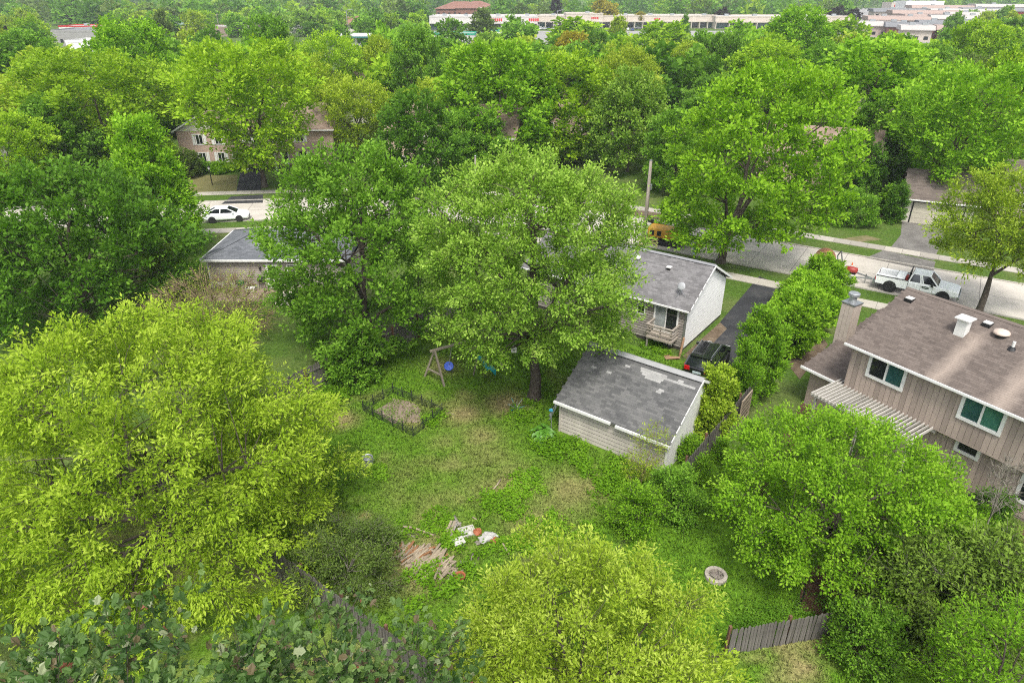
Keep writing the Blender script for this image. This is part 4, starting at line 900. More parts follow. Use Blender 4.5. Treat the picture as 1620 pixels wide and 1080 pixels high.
# ------------------------------------------------------------------ shops far behind
M['flat'] = plain('pale flat roof', (.50, .485, .46), .8); M['stucco'] = plain('cream stucco', (.52, .46, .39), .8, scale=.4); M['stone_grey'] = plain('grey shop wall', (.33, .32, .31), .8, scale=.5)
M['signred'] = plain('red sign', (.5, .02, .02), .5); M['signgreen'] = plain('green band', (.01, .28, .17), .5); M['sh_dkgrey'] = mottled('dark grey metal roof', [(.3, (.17, .175, .18)), (.7, (.25, .25, .26))], .3)
def shop(label, x0, x1, y0, y1, h, wallm, bays=0, band=None, signs=(), rz=0.0, roofm=None, wins=0, cat='building'):
    t = thing('shop_building', label, cat, (x0, y0, 0), rz); W, D = x1 - x0, y1 - y0
    b = MB(); b.box(0, W, 0, D, 0, h); b.build('wall', wallm, t)
    b = MB(); b.box(.3, W - .3, .3, D - .3, h + .004, h + .05); b.build('roof', roofm or M['flat'], t)
    for q in ((-.1, W + .1, -.1, .28), (-.1, W + .1, D - .28, D + .1), (-.1, .28, .29, D - .29), (W - .28, W + .1, .29, D - .29)):
        b = MB(); b.box(*q, h - .2, h + .45); b.build('parapet', wallm if band is None else band, t)
    for i in range(int(W / 14)):
        b = MB(); b.box(-1.2, 1.2, -.9, .9, h + .05, h + 1.2); b.build('roof_unit', M['galv'], t, (W * (i + .5) / max(1, int(W / 14)) + random.uniform(-3, 3), D * .4 + random.uniform(-2, 5), 0))
    if bays:
        bw = W / bays
        b = MB(); b.box(0, W, -2.6, -.02, 3.4, 4.0); b.build('canopy', wallm, t)
        for i in range(bays):
            b = MB(); b.box(bw * i + .5, bw * (i + 1) - .5, -.08, -.01, .3, 3.2); b.build('window', G_DK if i % 3 else G_TEAL, t)
            b = MB(); b.box(bw * i - .22, bw * i + .22, -2.55, -2.1, 0, 3.39); b.build('column', wallm, t)
    for i in range(wins):
        b = MB(); xx = W * (i + .5) / wins; b.box(xx - .6, xx + .6, -.06, -.01, 1.2, 2.8); b.build('window', G_DK, t)
    for sx, sw, sz, sh, mt in signs:
        n = max(3, int(sw / 1.1)); 
        for k in range(n):
            b = MB(); b.box(sx + sw * k / n, sx + sw * (k + .72) / n, -.16, -.03, sz, sz + sh); b.build('sign_letter', mt, t)
    return t
def shop_px(label, pl, pr, pbase, ptop, depth, wallm, **kw):
    a, c = g(pl, pbase), g(pr, pbase); h = at(pl, ptop, a.y).z; return shop(label, a.x, c.x, a.y, a.y + depth, max(3, h), wallm, **kw)
shop_px('long cream strip mall with storefront bays across the parking lot', 850, 1130, 45, 26, 25, M['stucco'], bays=22, signs=[(33, 4.5, 4.7, .9, M['signred']), (70, 4, 4.7, .8, M['signred'])])
shop_px('taller cream store block with red sign at the mall middle', 895, 953, 45.5, 22.5, 20, M['stucco'], bays=4, signs=[(15, 4.5, 5.2, 1.0, M['signred'])])
shop_px('cream mall section behind the mall corner trees', 1130, 1345, 46, 27, 25, M['stucco'], bays=10)
shop_px('white supermarket with red lettering and wide portico', 680, 850, 48, 27, 30, plain('grey white stucco', (.52, .50, .47), .8), bays=9, signs=[(33, 9, 4.6, 1.5, M['signred']), (57, 6, 4.6, 1.5, M['signred'])])
shop_px('low white building with green band beside the tall lamps', 686, 752, 80, 55, 12, M['flat'], band=M['signgreen'], wins=4)
shop_px('flat white fuel station shop behind the green band building', 752, 792, 62, 50, 10, M['white'], band=M['signgreen'])
shop_px('grey commercial building with red roof band at far left', 78, 168, 74, 50, 22, M['stone_grey'], roofm=M['sh_dkgrey'], wins=6)
shop_px('white low shop roof beside the grey commercial building', 108, 155, 84, 66, 14, M['white'])
b = shop_px('flat roofed red trimmed store behind the grey building', 95, 170, 52, 43, 16, M['white'], band=M['signred'])
shop_px('long brown flat roofed shop row behind the pointed maple', 285, 395, 58, 44, 20, plain('brown shop wall', (.3, .22, .18), .8), wins=8)
shop_px('pale flat roofed shop row right of the round maple', 455, 505, 54, 44, 18, M['stone_grey'], wins=4)
shop_px('red and white corner shop at the far crossing', 500, 530, 50, 40, 12, M['brickred'], band=M['white'])
t = thing('fuel_canopy', 'white fuel station canopy with teal edge behind the locust trees', 'canopy', g(565, 82)); t.rotation_euler.z = 0
b = MB(); b.box(-10, 10, -6, 6, 5.2, 6.2); b.build('roof', M['white'], t); b = MB(); b.box(-10.1, 10.1, -6.1, -6.01, 5.15, 5.7); b.build('edge_band', plain('teal band', (.02, .14, .13), .5), t)
for x in (-7, 0, 7):
    b = MB(); b.box(x - .3, x + .3, -.3, .3, 0, 5.2); b.build('column', M['white'], t); b = MB(); b.box(x - .5, x + .5, -3.2, -2.6, 0, 1.9); b.build('pump', M['brickred'], t)
def hip_block(label, px, pyb, W, D, E, Rg, wallm, roofm, wins, rz=0.0):
    p = g(px, pyb); t = thing('apartment_building', label, 'building', p, rz); b = MB(); b.box(0, W, 0, D, 0, E); b.build('wall', wallm, t)
    b = MB(); o = .8; k = min(D / 2 + o, W / 2); b.add([(-o, -o, E), (W + o, -o, E), (W + o, D + o, E), (-o, D + o, E), (k - o, D / 2, Rg), (W + o - k, D / 2, Rg), (-o, -o, E - .3), (W + o, -o, E - .3), (W + o, D + o, E - .3), (-o, D + o, E - .3)],
          [(0, 1, 5, 4), (1, 2, 5), (2, 3, 4, 5), (3, 0, 4), (0, 6, 7, 1), (1, 7, 8, 2), (2, 8, 9, 3), (3, 9, 6, 0), (6, 9, 8, 7)]); b.build('roof', roofm, t)
    for fl in range(int(E / 3)):
        for i in range(wins):
            b = MB(); x = W * (i + .5) / wins; b.box(x - .8, x + .8, -.08, -.01, fl * 3 + 1, fl * 3 + 2.4); b.build('window', G_DK, t)
    return t
brownw = plain('brown brick far', (.22, .10, .07), .85)
hip_block('large red roofed apartment block behind the white supermarket', 690, 33, 36, 25, 8, 12.5, brownw, M['sh_red'], 9)
hip_block('second red roofed apartment block right of the first', 722, 33.5, 30, 25, 8.5, 13, brownw, M['sh_red'], 6)
hip_block('small red roofed building with white windows behind street lamp', 545, 60, 14, 12, 6.0, 9.5, M['cream'], M['sh_red'], 5)
hip_block('red roofed bungalow left of the far corner shop', 498, 48, 22, 14, 4.5, 8, M['brickred'], M['sh_red'], 3)
hip_block('brown house with white gable front left of the shop row', 212, 48, 22, 14, 5, 8.5, M['cream'], M['sh_red'], 4)
hip_block('green roofed building with brick end among the far shops', 278, 56, 13, 14, 5, 9.0, brownw, mottled('green metal roof', [(.3, (.16, .22, .19)), (.7, (.22, .29, .25))], .4), 3)
# town centre on the right
M['roof_town'] = plain('pale town roof', (.44, .41, .38), .8)
town = [(1358, 58, 22, 18, 5, .0), (1372, 50, 30, 18, 6, 0), (1400, 60, 26, 16, 5, .1), (1424, 66, 12, 14, 5, .1), (1430, 48, 30, 20, 6.5, 0), (1452, 58, 22, 16, 5.5, .1), (1470, 50, 28, 18, 6.5, .1), (1480, 66, 14, 12, 5, .1), (1498, 58, 16, 14, 6, .2), (1500, 45, 30, 18, 7, .1),
        (1410, 40, 40, 18, 7, 0), (1380, 36, 46, 20, 7, 0), (1470, 38, 40, 20, 7.5, 0), (1440, 31, 60, 22, 8, 0), (1520, 38, 36, 18, 8, .1), (1540, 32, 50, 20, 9, 0)]
for k, (px, py, W, D, h, r) in enumerate(town):
    a = g(px, py); t = tag(thing('town_house', '%s town building with %s roof, %s of the cluster at upper right' % (['tan', 'cream', 'brown brick', 'stucco', 'red brick'][k % 5], ['pale', 'pinkish', 'dark grey'][k % 3], 'left half' if px < 1440 else 'right half'), 'building', a, -r - .25), group='town buildings at upper right')
    wm = [M['sid_tan'], M['stucco'], brownw, M['stucco'], M['brickred']][k % 5]; b = MB(); b.box(0, W, 0, D, 0, h); b.build('wall', wm, t)
    b = MB(); b.prism([(-1, h), (1.2, h + 1.6), (D - 1.2, h + 1.6), (D + 1, h), (D + 1, h - .3), (-1, h - .3)], -1, W + 1, 'yz'); b.build('roof', [M['roof_town'], plain('pinkish roof', (.36, .27, .23), .8), M['sh_dkgrey']][k % 3], t)
    n = int(W / 4)
    for fl in range(max(1, int(h / 3))):
        for i in range(n):
            b = MB(); x = W * (i + .5) / n; b.box(x - .9, x + .9, -.08, -.01, fl * 3 + .9, fl * 3 + 2.3); b.build('window', G_DK, t)
    for i in range(2):
        b = MB(); b.box(0, 2.4, 0, 2, h + 1.0, h + 2.6); b.build('roof_unit', M['galv'], t, (W * (.25 + .45 * i), D * .45, 0))
shop_px('white office block at the top edge of the town cluster', 1430, 1490, 20, 3, 20, M['white'], wins=8)
shop_px('red brick shop right of the town cluster', 1523, 1548, 38, 24, 16, M['brickred'], wins=3)
shop_px('long pale warehouse at the top right horizon', 1545, 1610, 26, 12, 30, M['stucco'], wins=6)
shop_px('tan store with square sign left of the office block', 1408, 1436, 18, 5, 20, M['stucco'], signs=[(3, 4, 4, 2, M['signred'])])
shop_px('brown block at the right frame edge beyond trees', 1612, 1650, 88, 62, 14, plain('tan wall far', (.42, .28, .2), .8), wins=2)

# ------------------------------------------------------------------ vehicles
M['car_white'] = plain('white car paint', (.97, .98, .98), .45, var=.02, coat=0); M['car_black'] = plain('black car paint', (.010, .010, .012), .18, var=.05, coat=.8)
M['car_glass'] = glass_mat('car glass', (.018, .022, .026)); M['tail'] = plain('red tail lamp', (.45, .008, .008), .25); M['lampc'] = plain('clear lamp', (.6, .6, .58), .15); M['rim'] = plain('alloy rim', (.55, .55, .56), .4, .2)
def ring(x, w, zb, zs, zt, tw=.88):
    return [(x, -w * .86, zb), (x, -w, zb + .14), (x, -w * 1.0, zs), (x, -w * tw, zt), (x, w * tw, zt), (x, w, zs), (x, w, zb + .14), (x, w * .86, zb)]
WM = {}
def wheel(parent, x, y, r, wd=.22, rim=None):
    if r not in WM:
        b = MB(); b.lathe([(r * .62, -wd / 2), (r * .94, -wd / 2), (r, -wd * .32), (r, wd * .32), (r * .94, wd / 2), (r * .62, wd / 2)], 22, axis='y')
        c = MB(); c.lathe([(.01, -wd * .42), (r * .2, -wd * .46), (r * .25, -wd * .3), (r * .52, -wd * .36), (r * .64, -wd * .5), (r * .64, wd * .5), (r * .52, wd * .36), (r * .25, wd * .3), (r * .2, wd * .46), (.01, wd * .42)], 22, axis='y')
        WM[r] = (b.mesh('tyre'), c.mesh('rim'))
    p = obj('tyre', WM[r][0], M['rubber'], parent, (x, y, r)); obj('rim', WM[r][1], rim or M['rim'], p)
def cabin(parent, base, roof, bw, rw, zb, zr, paint, pillars=(), name='cabin'):
    """glass house: base/roof = (rear x, front x); paint roof panel and pillars as parts"""
    b = MB(); rings = []
    for x, z, w in ((base[0], zb, bw), (roof[0], zr, rw), (roof[1], zr, rw), (base[1], zb, bw)): pass
    V = [(base[0], -bw, zb), (base[1], -bw, zb), (base[1], bw, zb), (base[0], bw, zb), (roof[0], -rw, zr), (roof[1], -rw, zr), (roof[1], rw, zr), (roof[0], rw, zr)]
    b.add(V, [(0, 3, 2, 1), (4, 5, 6, 7), (0, 1, 5, 4), (1, 2, 6, 5), (2, 3, 7, 6), (3, 0, 4, 7)]); gl_ = b.build('windows', M['car_glass'], parent)
    b = MB(); e = .035; m_ = .12
    b.loft([[(roof[0] - e, -rw - e, zr - .02), (roof[1] + e, -rw - e, zr - .02), (roof[1] + e, rw + e, zr - .02), (roof[0] - e, rw + e, zr - .02)],
            [(roof[0], -rw, zr + .03), (roof[1], -rw, zr + .03), (roof[1], rw, zr + .03), (roof[0], rw, zr + .03)],
            [(roof[0] + m_, -rw + m_, zr + .06), (roof[1] - m_, -rw + m_, zr + .06), (roof[1] - m_, rw - m_, zr + .06), (roof[0] + m_, rw - m_, zr + .06)]])
    rp = b.build('roof', paint, parent, bevel=.02)
    for s in (-1, 1):
        for t in pillars:
            xb = base[0] + (base[1] - base[0]) * t; xr = roof[0] + (roof[1] - roof[0]) * t
            b = MB(); b.bar((xb, s * (bw + .005), zb), (xr, s * (rw + .005), zr), .05 if 0 < t < 1 else .08, .09, (1, 0, 0)); b.build('pillar', paint, rp)
    return rp
def body(parent, st, paint, tw=.88):
    b = MB(); b.loft([ring(*q, tw) for q in st]); return b.build('body', paint, parent, bevel=.07, smooth=False)
def sedan_body(parent, paint, L_=4.6, lights=True):
    bd = body(parent, [(-2.28, .70, .38, .72, .88), (-2.18, .84, .26, .80, .98), (-1.3, .89, .22, .84, .99), (.9, .89, .22, .82, .95), (1.8, .86, .24, .72, .84), (2.15, .78, .26, .62, .72), (2.28, .62, .34, .52, .6)], paint)
    cabin(parent, (-1.95, 1.15), (-1.0, .25), .76, .60, .94, 1.40, paint, (0, .47, 1))
    for x in (-1.35, 1.35):
        for s in (-1, 1):
            b = MB(); b.lathe([(.37, -.01), (.37, .01)], 20, (x, s * .885, .33), 'y'); b.build('wheel_arch', M['dark'], parent); wheel(parent, x, s * .80, .32)
    if lights:
        for s in (-1, 1):
            b = MB(); b.box(2.0, 2.17, s * .62 - .14, s * .62 + .14, .58, .70); b.build('headlight', M['lampc'], parent); b = MB(); b.box(-2.27, -2.12, s * .62 - .14, s * .62 + .14, .72, .86); b.build('tail_light', M['tail'], parent)
            b = MB(); b.box(.72, .92, s * .93 - .08, s * .93 + .08, .95, 1.07); b.build('mirror', paint, parent)
        b = MB(); b.box(2.2, 2.30, -.45, .45, .36, .50); b.build('grille', M['dark'], parent)
    return bd
def put_vehicle(t, px, py, heading):
    t.location = g(px, py); t.rotation_euler.z = heading
a_, c_ = g(339.3, 352.9), g(377, 350.7); hd = math.atan2(c_.y - a_.y, c_.x - a_.x)
sed = thing('sedan_car', 'white sedan parked at the near kerb in front of the brick house', 'car', ((a_.x + c_.x) / 2 - .8 * math.sin(hd), (a_.y + c_.y) / 2 + .8 * math.cos(hd), .012), hd)
sedan_body(sed, M['car_white'])
# black suv
sp = g(1100, 583); hd = R_(58)
suv = thing('suv_car', 'black SUV parked on the asphalt drive beside the white gable', 'car', (12.65, 38.6, .012), hd)
body(suv, [(-2.30, .78, .42, .80, 1.02), (-2.22, .90, .30, .92, 1.10), (-1.2, .95, .28, .96, 1.12), (1.0, .95, .28, .95, 1.09), (1.9, .92, .30, .86, 1.0), (2.2, .84, .34, .74, .86), (2.3, .72, .42, .62, .7)], M['car_black'], .92)
rp = cabin(suv, (-2.18, 1.25), (-1.82, .45), .84, .68, 1.08, 1.66, M['car_black'], (0, .3, .6, 1))
for x in (-1.4, 1.42):
    for s in (-1, 1): wheel(suv, x, s * .86, .37)
for s in (-1, 1):
    b = MB(); b.tube([(-1.7, s * .62, 1.74), (-1.5, s * .62, 1.78), (.2, s * .62, 1.78), (.4, s * .62, 1.73)], .022); b.build('roof_rail', M['metal'], suv)
    b = MB(); b.loft([[(-2.34, s * .45, .90), (-2.34, s * .80, .88), (-2.30, s * .80, 1.10), (-2.30, s * .5, 1.10)], [(-2.0, s * .5, .9), (-1.98, s * .97, .9), (-1.98, s * .965, 1.1), (-2.0, s * .5, 1.1)]]); b.build('tail_light', M['tail'], suv)
    b = MB(); b.box(.85, 1.05, s * 1.02 - .1, s * 1.02 + .1, 1.1, 1.25); b.build('mirror', M['car_black'], suv)
    b = MB(); b.box(2.1, 2.28, s * .62 - .15, s * .62 + .15, .72, .84); b.build('headlight', M['lampc'], suv)
b = MB(); b.box(-2.335, -2.29, -.26, .26, .74, .88); b.build('licence_plate', plain('pale plate', (.5, .6, .62), .4), suv)
b = MB(); b.box(-2.42, -2.27, -.82, .82, .40, .58); b.build('bumper', M['dark'], suv, bevel=.03)
b = MB(); b.box(-1.95, -1.60, -.62, .62, 1.70, 1.745); b.build('spoiler', M['car_black'], suv)
for k in range(5):
    b = MB(); b.box(-1.5, .1, -.4 + k * .2 - .01, -.4 + k * .2 + .01, 1.722, 1.735); b.build('roof_rib', M['dark'], suv)
# white pickup
a_, c_ = g(1405, 461.5), g(1486, 478.5); hd = math.atan2(c_.y - a_.y, c_.x - a_.x); md = (a_ + c_) / 2
pk = thing('pickup_truck', 'white extended cab pickup with loaded bed towing a trailer on the street', 'truck', (md.x - .85 * math.sin(hd), md.y + .85 * math.cos(hd), .012), hd)
W_ = M['car_white']
body(pk, [(-.62, .98, .50, 1.12, 1.25), (1.05, .98, .50, 1.14, 1.26), (1.15, .98, .50, 1.14, 1.24), (2.2, .97, .52, 1.06, 1.20), (2.75, .94, .54, 1.02, 1.12), (2.92, .84, .56, .98, 1.04)], W_, .92)
cabin(pk, (-.60, 1.45), (-.45, .78), .90, .72, 1.22, 1.86, W_, (0, .42, .5, 1))
for s in (-1, 1):
    b = MB(); b.loft([[(-2.95, s * .90, .62), (-2.95, s * .99, .62), (-2.95, s * .99, 1.24), (-2.95, s * .90, 1.24)], [(-.66, s * .90, .55), (-.66, s * .99, .55), (-.66, s * .99, 1.24), (-.66, s * .90, 1.24)]]); b.build('bed_side', W_, pk)
    b = MB(); b.box(-2.95, -.66, s * .96 - .05, s * .96 + .05, 1.245, 1.275); b.build('bed_rail', M['dark'], pk)
    for x in (-1.85, 1.9):
        b = MB(); b.lathe([(.50, -.015), (.50, .015)], 22, (x, s * .975, .50), 'y'); b.build('wheel_arch', M['dark'], pk); wheel(pk, x, s * .88, .41, .26)
    b = MB(); b.box(.95, 1.12, s * 1.13 - .12, s * 1.13 + .12, 1.2, 1.45); b.build('mirror', M['dark'], pk)
    b = MB(); b.box(2.72, 2.90, s * .66 - .18, s * .66 + .18, .82, 1.02); b.build('headlight', M['lampc'], pk); b = MB(); b.box(-3.0, -2.94, s * .93 - .06, s * .93 + .06, .85, 1.12); b.build('tail_light', M['tail'], pk)
    b = MB(); b.lathe([(.2, -.008), (.2, .008)], 18, (0, 0, 0), 'y'); e = b.build('door_emblem', plain('dark green emblem', (.03, .06, .05), .5), pk, (.62, s * .992, .98)); e.scale = (1.35, 1, .5)
    b = MB(); b.box(-.14, .14, -.004, .004, -.035, .035); b.build('emblem_band', M['white'], e, (0, s * .010, 0))
    for x in (.28, 1.12):
        b = MB(); b.box(x - .008, x + .008, s * .984 - .004, s * .984 + .004, .6, 1.2); b.build('door_seam', M['dark'], pk)
    b = MB(); b.box(.36, .5, s * .99 - .012, s * .99 + .012, 1.02, 1.07); b.build('door_handle', M['dark'], pk)
b = MB(); b.box(-2.93, -.67, -.895, .895, .70, .76); b.build('bed_floor', M['dark'], pk)
b = MB(); b.box(-3.0, -2.955, -.9, .9, .62, 1.2); b.build('tailgate', W_, pk); b = MB(); b.box(-3.16, -3.01, -.95, .95, .48, .66); b.build('bumper', M['metal'], pk); b = MB(); b.box(2.86, 3.02, -.92, .92, .46, .74); b.build('bumper', M['metal'], pk, bevel=.03)
b = MB(); b.box(2.90, 2.96, -.5, .5, .76, 1.04); b.build('grille', M['dark'], pk)
b = MB(); b.box(-1.55, -.95, -.88, .88, .77, 1.36); b.build('tool_box', W_, pk, bevel=.02); b = MB(); b.box(-2.9, -1.6, -.88, -.62, .77, 1.33); b.build('side_box', W_, pk, bevel=.02); b = MB(); b.box(-2.9, -1.6, .58, .88, .77, 1.33); b.build('side_box', W_, pk, bevel=.02)
b = MB(); b.box(-.9, -.72, -.5, .1, .77, 1.42); b.build('jerry_can', M['brickred'], pk)
for y in np.linspace(-.85, .85, 7):
    b = MB(); b.box(-.68, -.64, y - .02, y + .02, 1.2, 1.92); b.build('rack_bar', M['dark'], pk)
b = MB(); b.box(-.69, -.63, -.9, .9, 1.92, 1.97); b.build('rack_bar', M['dark'], pk)
# trailer behind it
hdv = Vector((math.cos(hd), math.sin(hd), 0)); tp_ = pk.location - hdv * 5.55
tr = thing('reel_trailer', 'grey cable reel trailer with red winch behind the white pickup', 'trailer', (tp_.x, tp_.y, .012), hd)
for s in (-1, 1):
    b = MB(); b.bar((-2.2, s * .75, .55), (.6, s * .75, .55), .09, .12); b.build('side_rail', M['galv'], tr); b = MB(); b.bar((.6, s * .75, .55), (2.2, s * .05, .52), .09, .12); b.build('tongue', M['galv'], tr); wheel(tr, -1.1, s * .92, .36)
    b = MB(); b.bar((-.9, s * .75, .6), (-1.9, s * .72, 1.75), .08, .1); b.build('reel_arm', M['galv'], tr); b = MB(); b.bar((-.2, s * .7, .6), (-.65, s * .7, 2.1), .09, .1); b.build('lift_arm', M['galv'], tr)
for x in (-2.15, -.4, .55):
    b = MB(); b.bar((x, -.75, .55), (x, .75, .55), .09); b.build('cross_bar', M['galv'], tr)
b = MB(); b.lathe([(.85, -.55), (.85, -.48), (.42, -.46), (.42, .46), (.85, .48), (.85, .55)], 24, axis='y'); b.build('reel', plain('rusty cable reel', (.42, .22, .13), .7), tr, (-1.75, 0, 1.35))
b = MB(); b.lathe([(.66, -.44), (.66, .44)], 24, axis='y'); b.build('cable', plain('orange cable', (.38, .16, .07), .7), tr, (-1.75, 0, 1.35))
b = MB(); b.lathe([(.05, -.5), (.26, -.45), (.3, 0), (.26, .45), (.05, .5)], 14, axis='x'); b.build('winch', M['brickred'], tr, (.55, 0, .9), smooth=True); b = MB(); b.box(.35, .95, -.25, .25, .6, .8); b.build('winch_base', M['dark'], tr)
b = MB(); b.tube([(2.15, 0, .5), (2.5, 0, .5)], .05); b.build('coupler', M['metal'], tr); b = MB(); b.tube([(1.75, 0, .0), (1.75, 0, .8)], .04); b.build('jack', M['metal'], tr)
b = MB(); b.tube([(-.65, -.7, 2.1), (-.65, .7, 2.1)], .05); b.build('lift_bar', M['dark'], tr)
cone = thing('traffic_cone', 'small orange traffic cone on the street behind the trailer', 'traffic cone', g(1346, 427)); b = MB(); b.box(-.19, .19, -.19, .19, 0, .04); b.build('base', M['dark'], cone)
b = MB(); b.lathe([(.14, .04), (.03, .7)], 14); b.build('cone_body', plain('orange plastic', (.7, .13, .02), .5), cone); b = MB(); b.lathe([(.105, .3), (.075, .46)], 14); b.build('white_band', M['white'], cone)
# drilling rig
YL = plain('machine yellow', (.62, .33, .04), .45, var=.06)
rg = thing('drill_rig', 'yellow and black directional drilling machine parked at the kerb by the utility pole', 'machine', g(1053, 386) + Vector((0, 0, .012)), R_(-29)); rg.scale = (.92, .92, .9)
b = MB(); b.loft([ring(-1.9, .62, .75, 1.55, 1.75), ring(-1.7, .66, .7, 1.7, 1.9), ring(1.3, .66, .7, 1.65, 1.85), ring(1.55, .6, .75, 1.4, 1.6)]); b.build('engine_hood', YL, rg, bevel=.03)
for k in range(4):
    b = MB(); b.box(-1.6 + k * .75, -1.15 + k * .75, -.70, -.662, 1.0, 1.5); b.build('vent', M['dark'] if k < 2 else YL, rg)
for s in (-1, 1):
    b = MB(); b.prism([(-1.7, .28), (-1.45, .05), (1.45, .05), (1.7, .28), (1.45, .52), (-1.45, .52)], s * .75 - .17, s * .75 + .17, 'xz'); b.build('track', M['rubber'], rg, bevel=.03)
b = MB(); b.box(-1.9, 2.6, -.5, .5, .52, .7); b.build('chassis', M['dark'], rg)
b = MB(); b.bar((-2.4, .95, 2.0), (3.2, .95, .75), .28, .32); b.build('drill_boom', M['dark'], rg); b = MB(); b.tube([(-2.2, .95, 2.25), (-2.5, .95, 2.45), (-2.7, .95, 2.2)], .07); b.build('hose', M['dark'], rg)
for k in range(5):
    b = MB(); b.tube([(-1.9, .75 - k * .03, 2.0 + k * .06), (2.0, .75 - k * .03, 1.15 + k * .06)], .04); b.build('drill_rod', plain('dark steel', (.05, .06, .06), .5, .5), rg)
b = MB(); b.box(1.7, 2.4, -.55, .35, .7, 1.25); b.build('operator_seat', M['dark'], rg, bevel=.05); b = MB(); b.box(1.75, 1.9, -.5, .3, 1.25, 1.75); b.build('seat_back', M['dark'], rg)
b = MB(); b.box(3.0, 3.5, .6, 1.3, .05, .8); b.build('anchor_foot', YL, rg)
for k in range(8):
    b = MB(); b.tube([(-2.2 + k * .5, .95, 2.2 - k * .11), (-2.0 + k * .5, 1.0, 2.5 - k * .11), (-1.8 + k * .5, .95, 2.15 - k * .11)], .035); b.build('hose_loop', M['dark'], rg)
bar = thing('barrier', 'yellow wooden barrier frame leaning by the utility pole', 'barrier', g(1025, 391), R_(-20)); ym = plain('yellow barrier', (.55, .45, .2), .7)
for q in (((-.9, 0, .9), (.9, 0, .9)), ((-.9, 0, .45), (.9, 0, .45)), ((-.8, 0, 0), (-.8, 0, 1.05)), ((.8, 0, 0), (.8, 0, 1.05)), ((-.9, 0, .1), (.9, 0, .9))):
    b = MB(); b.bar(*q, .05, .12); b.build('board', ym, bar)
hyd = thing('fire_hydrant', 'pale teal fire hydrant on the verge beside the drill machine', 'fire hydrant', g(1098, 402)); b = MB(); b.lathe([(.2, 0), (.2, .06), (.13, .1), (.13, .55), (.18, .58), (.18, .63), (.12, .7), (.04, .78)], 14); b.build('barrel', plain('teal hydrant paint', (.35, .5, .46), .6), hyd, smooth=True)
for s in (-1, 1):
    b = MB(); b.tube([(0, s * .1, .42), (0, s * .24, .42)], .06); b.build('nozzle', M['white'], hyd)
# parked cars at the mall, one by one
cols = [M['car_white'], plain('silver paint', (.45, .46, .47), .3, coat=.5), plain('grey paint', (.12, .125, .13), .3, coat=.5), plain('red paint', (.35, .02, .02), .3, coat=.5), plain('blue paint', (.03, .07, .2), .3, coat=.5)]
proto_car = {}
lotcars = [(848, 49, 0), (855, 47, 0), (862, 47.5, 1), (868, 48, 4), (875, 49.5, 0), (882, 47, 2), (889, 48, 1), (886, 53, 3), (878, 54, 0), (970, 50, 0), (978, 48, 1), (985, 49, 2), (992, 48, 0), (1000, 49, 4), (975, 57, 0), (960, 72, 0), (730, 49, 2), (742, 49, 1), (700, 50, 0), (560, 58, 3), (575, 60, 1), (880, 65, 0), (1532, 72, 0), (1528, 80, 1), (1596, 84, 0), (1512, 66, 3), (1390, 66, 0), (765, 47, 1), (1010, 47, 2)]
for k, (px, py, ci) in enumerate(lotcars):
    rz_ = random.choice((1.57, 1.5, 0.1)); t = thing('parked_car', ('white', 'silver', 'grey', 'red', 'blue')[ci] + ' car parked far away in the shopping lot', 'car', g(px, py) + Vector((0, 0, .03)), rz_, 'cars parked in the shopping lots')
    if ci not in proto_car:
        sedan_body(t, cols[ci], lights=False); proto_car[ci] = t
    else:
        for c in proto_car[ci].children:
            n_ = copy_part(c, t)
            for d in c.children: copy_part(d, n_)
# ------------------------------------------------------------------ poles and lamps
M['pole'] = wood('weathered pole', (.24, .2, .165), (.4, .35, .3), 1.0, (8, 8, .4))
up = thing('utility_pole', 'weathered grey wooden utility pole by the drill machine', 'pole', Vector((12.75, 63.2, 0)))
b = MB(); b.tube([(0, 0, -.2), (0, 0, 4), (0, 0, 7.9)], [.19, .165, .13], 12); b.build('shaft', M['pole'], up, smooth=True); b = MB(); b.box(.14, .3, -.12, .12, 5.2, 5.7); b.build('service_box', M['metal'], up)
b = MB(); b.tube([(.17, 0, .2), (.16, 0, 5.2)], .03); b.build('conduit', M['metal'], up); b = MB(); b.lathe([(.14, 7.9), (.15, 7.92), (.02, 7.98)], 12); b.build('cap', M['metal'], up)
pp = thing('utility_pole', 'slim pale utility pole standing among the big central tree branches', 'pole', Vector((-3.4, 63.0, 0))); b = MB(); b.tube([(0, 0, -.2), (0, 0, 4.5), (.05, 0, 8.3)], [.13, .11, .08], 10); b.build('shaft', M['bark_pale'], pp, smooth=True); b = MB(); b.lathe([(.09, 0), (.1, .05), (.02, .12)], 10, (.05, 0, 8.3)); b.build('cap', M['metal'], pp)
lp = thing('lamp_post', 'black garden lamp post on the dry front lawn', 'lamp post', g(336, 293)); b = MB(); b.tube([(0, 0, 0), (0, 0, 1.9)], .06, 10); b.build('post', M['dark'], lp); b = MB(); b.lathe([(.06, 1.9), (.16, 2.0), (.17, 2.25), (.04, 2.4)], 8); b.build('lantern', M['lampc'], lp); b = MB(); b.lathe([(.2, 2.25), (.03, 2.42)], 8); b.build('lantern_cap', M['dark'], lp)
